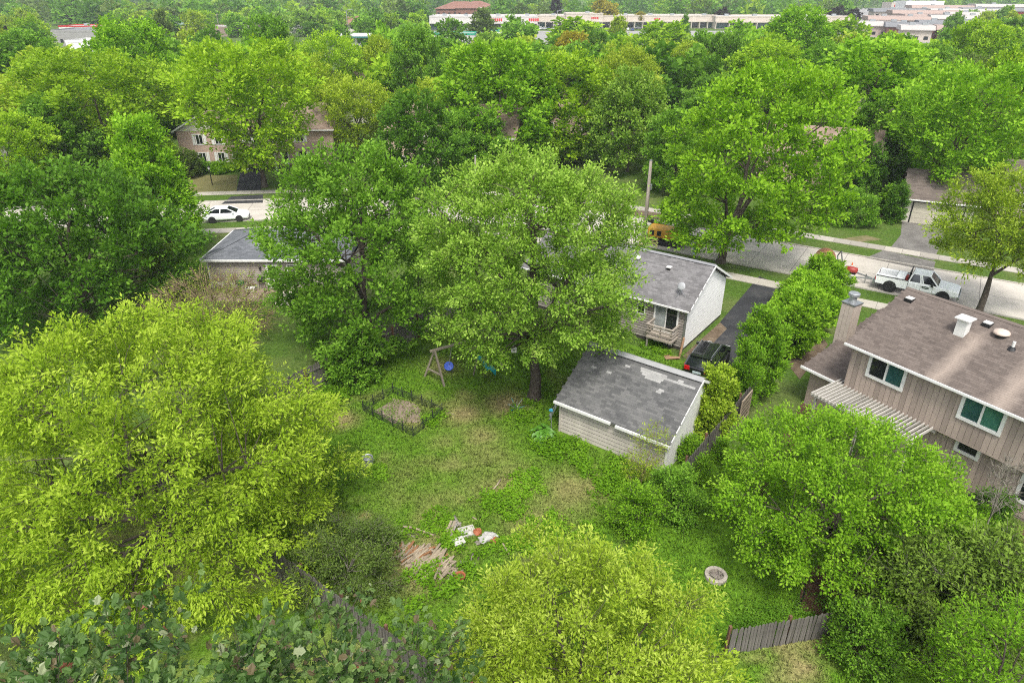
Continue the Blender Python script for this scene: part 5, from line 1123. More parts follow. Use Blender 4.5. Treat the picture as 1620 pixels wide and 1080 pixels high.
for k, (px, pb, ptop, arm, lab) in enumerate(((552, 62, 16, 1, 'tall grey street lamp left of the far red roofed building'), (766, 52, 13, -1, 'tall curved street lamp in front of the white supermarket'), (757, 55, 28, 1, 'shorter pole beside the curved street lamp'), (881, 55, 17, 1, 'street lamp beside the mall store with red sign'), (990, 60, 24, 0, 'thin pole in front of the mall middle section'),
                                             (949, 72, 50, 0, 'short pale pole between the rounded lot trees'), (272, 52, 25, 0, 'utility pole left of the green roofed building'), (347, 48, 22, 0, 'utility pole above the brown shop row'), (237, 50, 25, -1, 'street light with arm behind the pointed maple'), (196, 48, 21, 0, 'utility pole above the grey commercial building'), (140, 40, 2, 0, 'pale dead tree like pole at far left'))):
    p = g(px, pb); h = at(px, ptop, p.y).z; t = thing('street_lamp' if arm else 'utility_pole', lab, 'lamp post' if arm else 'pole', p)
    b = MB(); b.tube([(0, 0, 0), (0, 0, h)], [.22, .14], 8); b.build('shaft', M['galv'] if arm else M['pole'], t)
    if arm:
        b = MB(); b.tube([(0, 0, h - .6), (arm * .8, 0, h), (arm * 2.6, 0, h + .25)], .08, 6); b.build('arm', M['galv'], t); b = MB(); b.box(arm * 2.6 - .5, arm * 2.6 + .5, -.2, .2, h + .12, h + .34); b.build('lamp_head', M['galv'], t)
    elif k > 5:
        b = MB(); b.bar((-1.3, 0, h - .6), (1.3, 0, h - .6), .14, .16); b.build('crossarm', M['pole'], t)
# ------------------------------------------------------------------ wooden fences
M['fence'] = wood('weathered fence boards', (.07, .064, .058), (.24, .22, .195), 1.2, (14, 14, .8)); M['fpost'] = wood('reddish fence post', (.12, .065, .04), (.23, .13, .085), 1.2, (12, 12, .8))
def fence(label, a, c, h, bw=.145, gap=.012, rails=True, side=1, postm=None, step=2.4, wave=.03):
    a, c = Vector((a[0], a[1], 0)), Vector((c[0], c[1], 0)); L_ = (c - a).length; t = thing('wooden_fence', label, 'fence', a, math.atan2(c.y - a.y, c.x - a.x))
    b = MB(); b.add([(0, -.01, 0), (bw, -.01, 0), (bw, .01, 0), (0, .01, 0), (0, -.01, h - .06), (bw, -.01, h - .06), (bw, .01, h - .06), (0, .01, h - .06), (.03, -.01, h), (bw - .03, -.01, h), (bw - .03, .01, h), (.03, .01, h)],
                    [(0, 3, 2, 1), (0, 1, 5, 4), (1, 2, 6, 5), (2, 3, 7, 6), (3, 0, 4, 7), (4, 5, 9, 8), (5, 6, 10, 9), (6, 7, 11, 10), (7, 4, 8, 11), (8, 9, 10, 11)]); me = b.mesh('picket'); x = 0; i = 0
    while x < L_ - bw * .5:
        o = obj('picket', me, M['fence'], t); o.location = (x, (0.012 if i % 2 else -.012) + random.uniform(-.004, .004), random.uniform(-.02, .05)); o.rotation_euler = (0, random.uniform(-wave, wave) * .5, 0); x += bw + gap + random.uniform(-.002, .01); i += 1
    for z in (.35, h - .4):
        b = MB(); b.box(0, L_, side * .06 - .022, side * .06 + .022, z, z + .09); b.build('rail', M['fence'], t)
    x = 0
    while x <= L_ + .1:
        b = MB(); b.box(-.05, .05, side * .135 - .05, side * .135 + .05, 0, h + .05); b.build('post', postm or M['fpost'], t, (min(x, L_), 0, 0)); x += step
    return t
random.seed(9)
fence('weathered board fence with reddish posts behind the garden enclosure', un(-31.3, 16), un(-31.3, 36), 1.75, side=-1)
fence('dark board fence along the near edge of the back yard', un(-33, 10.7), un(-10.5, 10.7), 1.8, side=1)
fence('grey board fence running up beside the garage', un(-9.25, 24.2), un(-9.25, 37.2), 1.75, side=1)
fence('short weathered fence of wide grey boards at the lower right', g(1150, 1036).xy, g(1345, 1001).xy, 1.35, .115, .012, side=1, wave=.06)
lt = thing('lattice_panel', 'tan wooden lattice panel at the end of the grey fence', 'lattice', un(-9.0, 33.0), UA + math.pi / 2); lm_ = wood('tan lattice', (.28, .22, .16), (.42, .34, .26))
for k in range(-6, 12):
    for s in (-1, 1):
        x0 = k * .16; pts = []
        z0 = 0.3; L2 = 1.45; xa, xb = x0, x0 + L2 * s
        if s < 0: xa, xb = x0 + 1.2, x0 + 1.2 - L2
        def cut(xa, xb):
            t0, t1 = 0, 1
            for lim, sg in ((0, 1), (1.5, -1)):
                if xa * sg < lim * sg: t0 = max(t0, (lim - xa) / (xb - xa))
                if xb * sg < lim * sg: t1 = min(t1, (lim - xa) / (xb - xa))
            return t0, t1
        t0, t1 = cut(xa, xb)
        if t1 - t0 > .05:
            b = MB(); b.bar((xa + (xb - xa) * t0, s * .012, z0 + L2 * t0), (xa + (xb - xa) * t1, s * .012, z0 + L2 * t1), .035, .012, (0, 1, 0)); b.build('slat', lm_, lt)
for q in (((0, 0, .2), (0, 0, 1.85)), ((1.5, 0, .2), (1.5, 0, 1.85)), ((0, 0, .25), (1.5, 0, .25)), ((0, 0, 1.8), (1.5, 0, 1.8))):
    b = MB(); b.bar(*q, .06); b.build('frame', lm_, lt)
# iron garden enclosure
cor = [g(575, 651), g(622, 622), g(700, 655), g(654, 691)]
ge_ = thing('garden_fence', 'low black iron fence enclosing the small square garden bed', 'fence', (0, 0, 0)); iron = plain('black iron', (.02, .025, .025), .5)
for i in range(4):
    a, c = cor[i], cor[(i + 1) % 4]; n = max(2, round((c - a).length / .82))
    for k in range(n):
        p, q = a.lerp(c, k / n), a.lerp(c, (k + 1) / n); b = MB(); m_ = 8
        for z in (.08, .40, .50): b.bar(p + Vector((0, 0, z)), q + Vector((0, 0, z)), .018)
        for j in range(1, m_): r = p.lerp(q, j / m_); b.bar(r + Vector((0, 0, .02)), r + Vector((0, 0, .56)), .016)
        b.build('panel', iron, ge_, fix=False); b = MB(); b.bar(p, p + Vector((0, 0, .68)), .05); b.lathe([(.035, .68), (.04, .71), (.01, .75)], 6, p); b.build('post', iron, ge_)
ctr = sum(cor, Vector()) / 4
sheet('garden_bed', [ctr.lerp(p, .78) + Vector((random.uniform(-.2, .2), random.uniform(-.2, .2), 0)) for p in (cor[0], cor[0].lerp(cor[1], .5), cor[1], cor[1].lerp(cor[2], .4), cor[2].lerp(cor[1], .25), cor[2].lerp(cor[3], .5), cor[3].lerp(cor[0], .4))], .064, mottled('pale chips', [(.3, (.2, .15, .11)), (.7, (.38, .30, .24))], 3, .95, 20, bd=.04))
# swing set
sw = thing('swing_set', 'grey wooden swing set frame partly under the big tree', 'swing set', g(690, 600), 0); wsw = wood('grey swing timber', (.22, .185, .14), (.38, .33, .26))
A_ = g(672, 596), g(703, 612); top = (A_[0] + A_[1]) / 2 + Vector((.1, .2, 2.15)); base = sw.location.copy(); end = top + Vector((3.6, 2.2, 0)); lx = Vector((3.6, 2.2, 0))
for q in ((A_[0], top), (A_[1], top), (A_[0] + lx, end), (A_[1] + lx, end)):
    b = MB(); b.bar(q[0] - base, q[1] - base, .11); b.build('leg', wsw, sw)
for q in (0, 1):
    f_ = lx * q; b = MB(); b.bar(A_[0].lerp(top, .32) + f_ - base, A_[1].lerp(top, .32) + f_ - base, .09); b.build('brace', wsw, sw)
b = MB(); b.bar(top - base - lx.normalized() * .3, end - base + lx.normalized() * .3, .13); b.build('top_beam', wsw, sw)
blue = plain('blue plastic', (.01, .09, .62), .4); sc_ = top.lerp(end, .28); sp_ = g(710, 579, .55)
ss = thing('saucer_swing', 'bright blue round saucer swing hanging from the wooden frame', 'swing', sp_); b = MB(); b.lathe([(.02, -.02), (.26, 0), (.30, .05), (.27, .05), (.02, .02)], 20); q_ = b.build('seat', blue, ss, smooth=True); q_.rotation_euler = (.9, .2, 0)
b = MB(); b.tube([(0, 0, 0), sc_ - sp_], .012, 5); b.build('rope', M['offwhite'], ss)
sd_ = thing('slide', 'teal plastic slide hanging under the big tree', 'slide', g(785, 596), 0); teal = plain('teal plastic', (.01, .33, .36), .4); pa, pb_ = g(755, 566, 1.25) - sd_.location, g(784, 592, .12) - sd_.location
b = MB(); dirv = (pb_ - pa).normalized(); sdv = dirv.cross(Vector((0, 0, 1))).normalized()
pts = [pa.lerp(pb_, k / 8) + Vector((0, 0, .13 * math.sin(k / 8 * 9.4))) for k in range(9)]; rings = []
for p in pts: rings.append([p + sdv * x + Vector((0, 0, z)) for x, z in ((-.26, .13), (-.22, 0), (.22, 0), (.26, .13), (.23, .13), (.19, .03), (-.19, .03), (-.23, .13))])
b.loft(rings); b.build('chute', teal, sd_)
for s in (-1, 1):
    b = MB(); b.bar(pa + sdv * s * .25, pa + sdv * s * .3 + Vector((-.25, .2, -1.25)), .06); b.build('leg', wsw, sd_)
# metal can
can = thing('metal_can', 'dented galvanised garbage can standing on the lawn', 'bin', g(583, 738)); b = MB(); b.lathe([(.22, 0), (.23, .02), (.25, .3), (.27, .6), (.285, .62), (.27, .63), (.24, .60), (.21, .05), (.01, .04)], 20); b.build('body', M['galv'], can)
b = MB(); b.lathe([(.248, .28), (.262, .30), (.25, .32)], 20); b.build('band', M['metal'], can)
for s in (-1, 1):
    b = MB(); b.tube([(s * .265, -.07, .48), (s * .31, -.07, .46), (s * .31, .07, .46), (s * .265, .07, .48)], .012, 6); b.build('handle', M['metal'], can)
# log heap: every split stick its own part
lg = thing('log_pile', 'flat pile of pale split sticks on the near lawn', 'log pile', g(655, 888)); rng = random.Random(5)
lw = wood('pale split logs', (.22, .17, .115), (.50, .42, .31), 2.5, (1, 10, 10)); lw2 = wood('orange rotten log', (.22, .10, .04), (.38, .2, .1), 2.5, (1, 10, 10))
lms = []
for k in range(5):
    b = MB(); L2 = .45 + .12 * k; r = .035 + .006 * k; b.tube([(-L2 / 2, 0, 0), (0, .02, .01), (L2 / 2, 0, 0)], [r, r * 1.05, r * .9], 6); lms.append(b.mesh('stick'))
p0, pxv, pyv = g(622, 868) - lg.location, g(690, 873) - g(622, 868), g(662, 912) - g(622, 868)
n_ = 0
while n_ < 190:
    s, t_ = rng.uniform(0, 1), rng.uniform(0, 1)
    if s > .75 and t_ < .12: continue
    p = p0 + pxv * s + pyv * t_ * (1 - .12 * s) + Vector((rng.gauss(0, .05), rng.gauss(0, .05), 0)); k = rng.randrange(5)
    o = obj('stick', lms[k], lw, lg, (p.x, p.y, .06 + rng.uniform(0, .14))); o.rotation_euler = (rng.uniform(0, 3), rng.uniform(-.12, .12), R_(58) + rng.gauss(0, .28) + (1.2 if rng.random() < .12 else 0))
    if rng.random() < (.35 if (s < .35 and t_ < .45) else .06): o.material_slots[0].link = 'OBJECT'; o.material_slots[0].material = lw2
    n_ += 1
# loose branches on the grass, one by one
def branch(label, pts, r, mat):
    b = MB(); P = [g(x, y, r + .03) for x, y in pts]; o_ = P[0].copy(); P = [p - o_ for p in P]
    for i in range(1, len(P) - 1): P[i] += Vector((rng.gauss(0, .02), rng.gauss(0, .03), rng.uniform(0, .05)))
    b.tube(P, [r * (1 - .35 * i / (len(P) - 1)) for i in range(len(P))], 7); t = tag(b.build('fallen_branch', mat, None, o_, smooth=True), label, 'branch', 'branches lying in the near yard'); return t
branch('long pale bare branch left of the white boxes', [(633, 832), (655, 836), (686, 846)], .06, lw)
branch('thin grey branch just above the stick pile', [(618, 836), (640, 841), (658, 850)], .04, M['bark_pale'])
branch('dark thin branch ending right of the stick pile', [(640, 843), (665, 845), (700, 844)], .03, M['bark'])
branch('pale pole lying across the stick pile', [(641, 877), (668, 881), (695, 886)], .055, lw)
branch('bent dark branch on the lower stick pile', [(652, 887), (668, 892), (676, 900)], .04, M['bark'])
branch('thick pale log lying below the white boxes', [(728, 889), (740, 891), (752, 892)], .09, M['bark_pale'])
branch('short pale stick upright in the weeds above the thick log', [(749, 872), (745, 886)], .05, M['bark_pale'])
branch('short brown stick beside the upright pale one', [(759, 874), (756, 886)], .05, M['bark'])
branch('brown plank like branch right of the orange rubble', [(787, 849), (796, 863), (805, 876)], .055, lw)
branch('broken grey branch above the white box', [(719, 816), (722, 825), (729, 832)], .07, M['bark_pale'])
branch('pale stick lying higher on the lawn near the clearing', [(792, 758), (786, 767), (780, 774)], .05, lw)
branch('white short stick left of the lawn clearing', [(764, 780), (774, 781)], .04, M['white'])
branch('brown stick at the right edge of the weed patch', [(814, 776), (824, 782)], .045, lw)
branch('thin twig on grass below the iron fence corner', [(708, 652), (720, 656)], .02, lw)
branch('pale short branch next to the upper lot weeds', [(748, 818), (754, 821)], .045, lw)
# white boxes and rubble
def wbox(label, px, py, sx, sy, h, rz_, open_=False):
    t = thing('white_box', label, 'box', g(px, py), rz_)
    if open_:
        for q in ((-sx, sx, -sy, -sy + .03), (-sx, sx, sy - .03, sy), (-sx, -sx + .03, -sy + .03, sy - .03), (sx - .03, sx, -sy + .03, sy - .03)):
            b = MB(); b.box(*q, 0, h); b.build('side_panel', M['offwhite'], t)
        b = MB(); b.box(-sx + .03, sx - .03, -sy + .03, sy - .03, .02, .06); b.build('bottom', M['offwhite'], t)
    else:
        b = MB(); b.box(-sx, sx, -sy, sy, 0, h); b.build('body', M['metal'], t); b = MB(); b.box(-sx - .015, sx + .015, -sy - .015, sy + .015, h, h + .03); b.build('lid', M['offwhite'], t)
    return t
wbox('white framed tray with weeds growing through it', 739, 843, .36, .30, .16, .35, True); wbox('small white topped metal box tilted in the weeds', 726, 863, .24, .21, .28, .45)
rb = thing('rubble_heap', 'white bag and broken orange pots heaped in the weeds', 'rubble', g(770, 853)); om = plain('orange terracotta', (.34, .10, .04), .7); wm_ = plain('pale torn bag', (.45, .44, .42), .7)
for k, (x, y, r, mt) in enumerate(((-.45, .35, .22, om), (.32, -.12, .2, om), (.08, .05, .28, wm_), (-.15, -.12, .24, wm_), (.35, .12, .18, wm_), (-.4, -.3, .14, M['bark_pale']))):
    b = MB(); n = 9; b.lathe([(r * .55, 0), (r, r * .45), (r * .9, r * .8), (r * .45, r * 1.05), (.02, r * .95)], n); 
    b.v = [(vx + rng.gauss(0, r * .12), vy + rng.gauss(0, r * .12), max(0, vz + rng.gauss(0, r * .1))) for vx, vy, vz in b.v]; o = b.build('shard' if mt is om else 'bag_lump', mt, rb, (x, y, 0)); o.rotation_euler.z = k
pt = thing('clay_pot', 'broken orange clay pot below the thick log', 'pot', g(728, 917)); b = MB(); b.lathe([(.13, 0), (.2, .2), (.24, .22), (.24, .28), (.18, .27), (.1, .04)], 12); b.build('bowl', om, pt); b = MB(); b.lathe([(.1, .05), (.17, .2), (.01, .21)], 10); b.build('soil', M['dirt'], pt)
# wood slab heap near the white tray
wp = thing('plank_scrap', 'small leaning heap of weathered plank scraps left of the white tray', 'plank scraps', g(715, 838))
for k in range(9):
    b = MB(); b.box(-.4, .4, -.05, .05, 0, .025); o = b.build('plank', M['bark_pale'] if k % 2 else lw, wp, (rng.uniform(-.15, .15), rng.uniform(-.25, .25), .03 + .03 * k)); o.rotation_euler = (0, rng.uniform(-.2, .1), R_(60) + rng.gauss(0, .35))
# fire pit
fp = thing('fire_pit', 'round stone fire pit filled with ash on dark lawn', 'fire pit', g(1132, 913)); stn = wood('pit stones', (.30, .26, .22), (.50, .45, .39), 2, (1, 1, 1))
for k in range(14):
    a = 6.283 * k / 14; b = MB(); b.prism([(.30, -.07), (.46, -.10), (.46, .10), (.30, .07)], 0, .20, 'xy'); o = b.build('stone', stn, fp, (0, 0, 0), a, bevel=.012)
b = MB(); b.lathe([(.32, .02), (.32, .07), (.2, .10), (.01, .11)], 18); b.build('ash_bed', mottled('ash', [(.3, (.12, .10, .09)), (.7, (.35, .3, .27))], 9), fp)
for k in range(14):
    a = rng.uniform(0, 6.28); b = MB(); b.tube([(-.14, 0, 0), (.14, 0, .01)], .022, 5); o = b.build('charred_stick', M['bark_pale'], fp, (.2 * math.cos(a), .2 * math.sin(a), .12 + rng.uniform(0, .05))); o.rotation_euler.z = rng.uniform(0, 3)
# plastic edging of the mulch bed
eg = MB(); eg.tube([g(1255, 962, .06), g(1268, 950, .06), g(1273, 935, .06), g(1272, 905, .06)], .035, 6); tag(eg.build('lawn_edging', M['dark']), 'black plastic lawn edging along the mulch bed', 'edging')
# things at the right house wall
gr = thing('grill_cart', 'black grill cart on the patio by the brown house', 'grill', g(1523, 818), .5); b = MB(); b.box(-.45, .45, -.28, .28, .55, .9); b.build('firebox', M['dark'], gr, bevel=.03); b = MB(); b.lathe([(.3, -.44), (.3, .44)], 14, (0, 0, .9), 'x'); b.build('hood', M['dark'], gr)
b = MB(); b.box(.46, .85, -.25, .25, .84, .88); b.build('side_shelf', M['metal'], gr)
for x in (-.4, .4):
    for y in (-.24, .24):
        b = MB(); b.box(x - .03, x + .03, y - .03, y + .03, 0, .55); b.build('leg', M['metal'], gr)
quad('patio', [(1495, 800), (1535, 790), (1560, 840), (1515, 860)], M['walk'], .066)
# clutter by the tree trunk and the garage corner
jk = thing('folding_frame', 'tangled pale metal chair frame in weeds beside the tree trunk', 'metal frame', g(816, 648))
for k in range(9):
    a = k * .7; b = MB(); b.tube([(0, 0, .1), (.5 * math.cos(a), .5 * math.sin(a), .25 + .3 * (k % 2))], .018, 5); b.build('tube', M['galv'] if k % 3 else plain('teal tube', (.05, .3, .32), .5), jk)
jd = thing('step_ladder', 'grey step ladder leaning against the garage corner', 'ladder', g(868, 662)); lx_ = Vector((.75, .1, 1.6))
for s in (-1, 1):
    b = MB(); b.bar(Vector((0, s * .2, 0)), lx_ + Vector((0, s * .15, 0)), .05); b.build('stile', M['galv'], jd)
for k in range(5): p = lx_ * ((k + .7) / 5.6); b = MB(); b.bar(p + Vector((0, -.19, 0)), p + Vector((0, .19, 0)), .04); b.build('rung', M['galv'], jd)
tb = thing('blue_tarp', 'small crumpled blue tarp at the garage gutter end', 'tarp', g(872, 650, 1.55)); b = MB(); b.lathe([(.06, -.03), (.1, .05), (.06, .13), (.01, .16)], 7); b.v = [(x + rng.gauss(0, .03), y + rng.gauss(0, .015), z + rng.gauss(0, .01)) for x, y, z in b.v]; b.build('cloth', plain('blue tarp cloth', (.03, .25, .4), .5), tb)
b = MB(); b.tube([(0, 0, -.04), (.05, 0, -1.55)], .02, 6); b.build('stake', M['galv'], tb)
bh = thing('bird_house', 'small white bird house hanging in the big tree', 'bird house', g(813, 556, 2.3) + Vector((0, 0, 0))); b = MB(); b.prism([(-.16, 0), (.16, 0), (.16, .22), (0, .36), (-.16, .22)], -.14, .14, 'xz'); b.build('box', M['white'], bh); b = MB(); b.lathe([(.05, -.15), (.05, -.145)], 10, (0, 0, .16), 'y'); b.build('hole', M['dark'], bh); b = MB(); b.tube([(0, 0, .36), (0, 0, 1.6)], .008, 5); b.build('cord', M['dark'], bh)
b = MB(); 
ps_ = thing('wooden_post', 'reddish timber post and planks at the white gable corner', 'post', g(1075, 563)); b = MB(); b.bar((0, 0, 0), (.15, .05, 1.35), .13); b.build('post', wood('raw timber', (.35, .2, .12), (.5, .32, .2)), ps_)
for k in range(3):
    b = MB(); b.box(-.9, .1, -.1, .1, .03 + .05 * k, .07 + .05 * k); o = b.build('plank', bpy.data.materials['raw timber'], ps_, (-.2, -.3 - .1 * k, 0)); o.rotation_euler.z = -.5 + .3 * k

# ------------------------------------------------------------------ trees and shrubs
def spot(px, ytop, Y, wpx, zf=.6):
    H = at(px, ytop, Y).z; zc = Y * CT + (HC - H * zf) * ST
    return Vector(((px - CX) / F * zc, Y, 0)), H, wpx / 2 / F * zc
def near_tree(name, label, seed, px, ytop, Y, wpx, z0, lm, bm='bark', cat='tree', **kw):
    p, H, R = spot(px, ytop, Y, wpx)
    if 'base' in kw: b_ = kw.pop('base'); kw['lean'] = (p.x - b_[0], p.y - b_[1]); p = Vector((b_[0], b_[1], 0))
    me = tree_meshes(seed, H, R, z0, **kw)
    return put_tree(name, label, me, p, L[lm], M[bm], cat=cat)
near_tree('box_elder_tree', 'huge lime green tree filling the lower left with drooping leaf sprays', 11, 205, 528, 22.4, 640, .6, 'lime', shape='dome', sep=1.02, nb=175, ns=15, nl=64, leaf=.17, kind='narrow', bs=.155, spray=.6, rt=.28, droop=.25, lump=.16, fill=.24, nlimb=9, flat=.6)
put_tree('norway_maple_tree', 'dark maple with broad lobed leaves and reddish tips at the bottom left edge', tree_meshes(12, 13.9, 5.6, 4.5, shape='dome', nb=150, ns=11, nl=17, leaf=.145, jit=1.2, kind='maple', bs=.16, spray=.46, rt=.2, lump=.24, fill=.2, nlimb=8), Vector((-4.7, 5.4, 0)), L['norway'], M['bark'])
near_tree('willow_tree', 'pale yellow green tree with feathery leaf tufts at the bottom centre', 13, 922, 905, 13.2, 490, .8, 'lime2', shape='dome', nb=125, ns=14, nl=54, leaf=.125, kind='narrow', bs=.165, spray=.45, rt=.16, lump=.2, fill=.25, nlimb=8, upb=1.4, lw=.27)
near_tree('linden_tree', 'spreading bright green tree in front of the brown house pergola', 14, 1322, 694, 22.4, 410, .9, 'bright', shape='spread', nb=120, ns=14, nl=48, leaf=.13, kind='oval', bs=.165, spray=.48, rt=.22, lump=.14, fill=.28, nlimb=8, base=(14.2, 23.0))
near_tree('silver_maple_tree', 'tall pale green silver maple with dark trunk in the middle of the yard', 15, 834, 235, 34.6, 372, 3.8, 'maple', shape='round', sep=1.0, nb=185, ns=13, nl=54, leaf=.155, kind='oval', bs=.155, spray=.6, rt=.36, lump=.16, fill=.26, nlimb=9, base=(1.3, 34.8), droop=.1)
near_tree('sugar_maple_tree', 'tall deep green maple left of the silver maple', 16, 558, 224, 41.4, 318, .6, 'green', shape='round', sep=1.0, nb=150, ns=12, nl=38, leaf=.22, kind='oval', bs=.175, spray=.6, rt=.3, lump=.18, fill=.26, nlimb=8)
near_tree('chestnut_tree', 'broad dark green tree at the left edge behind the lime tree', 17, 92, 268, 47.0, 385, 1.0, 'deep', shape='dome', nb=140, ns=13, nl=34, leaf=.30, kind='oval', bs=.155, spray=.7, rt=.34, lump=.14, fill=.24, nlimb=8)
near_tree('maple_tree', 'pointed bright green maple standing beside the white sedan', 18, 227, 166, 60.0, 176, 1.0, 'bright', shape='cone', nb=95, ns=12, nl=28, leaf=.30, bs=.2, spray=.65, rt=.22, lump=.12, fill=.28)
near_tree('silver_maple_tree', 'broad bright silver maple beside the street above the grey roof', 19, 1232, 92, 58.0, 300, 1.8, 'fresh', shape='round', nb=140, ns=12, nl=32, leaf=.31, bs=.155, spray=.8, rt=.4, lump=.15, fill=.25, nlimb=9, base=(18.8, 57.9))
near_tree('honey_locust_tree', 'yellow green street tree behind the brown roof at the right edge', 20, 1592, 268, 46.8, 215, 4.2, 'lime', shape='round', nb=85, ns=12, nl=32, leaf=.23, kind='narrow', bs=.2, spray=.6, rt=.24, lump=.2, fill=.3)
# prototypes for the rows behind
PROTO = {}
for k, (sh, sd) in enumerate((('dome', 31), ('dome', 32), ('vase', 33), ('vase', 34), ('round', 35), ('round', 36), ('cone', 37), ('column', 38))):
    PROTO[sh + str(k % 2)] = tree_meshes(sd, 15, 7, 2.4 if sh == 'vase' else 1.0, shape=sh, nb=110, ns=10, nl=22, leaf=.40 if sh != 'vase' else .36, bs=.18, spray=.85, rt=.3, lump=.16, fill=.26, twigs=False, jit=.7, kind='clump' if sh != 'vase' else 'oval')
PROTO['cone1'] = PROTO['cone0']; PROTO['column0'] = PROTO['column1']
FARP = [tree_meshes(50 + k, 15, 7, 1.0, shape=('dome', 'round', 'dome', 'cone', 'vase')[k], nb=44, ns=7, nl=9, leaf=1.15, bs=.24, spray=1.1, rt=.3, lump=.2, fill=.3, twigs=False, jit=.4, kind='clump') for k in range(5)]
def row_tree(label, px, ytop, Y, wpx, proto, lm, rz=None, name='tree', group=None):
    p, H, R = spot(px, ytop, Y, wpx); me = PROTO[proto] if isinstance(proto, str) else FARP[proto]
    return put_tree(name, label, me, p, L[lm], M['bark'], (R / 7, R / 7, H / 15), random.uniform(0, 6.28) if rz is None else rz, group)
random.seed(21)
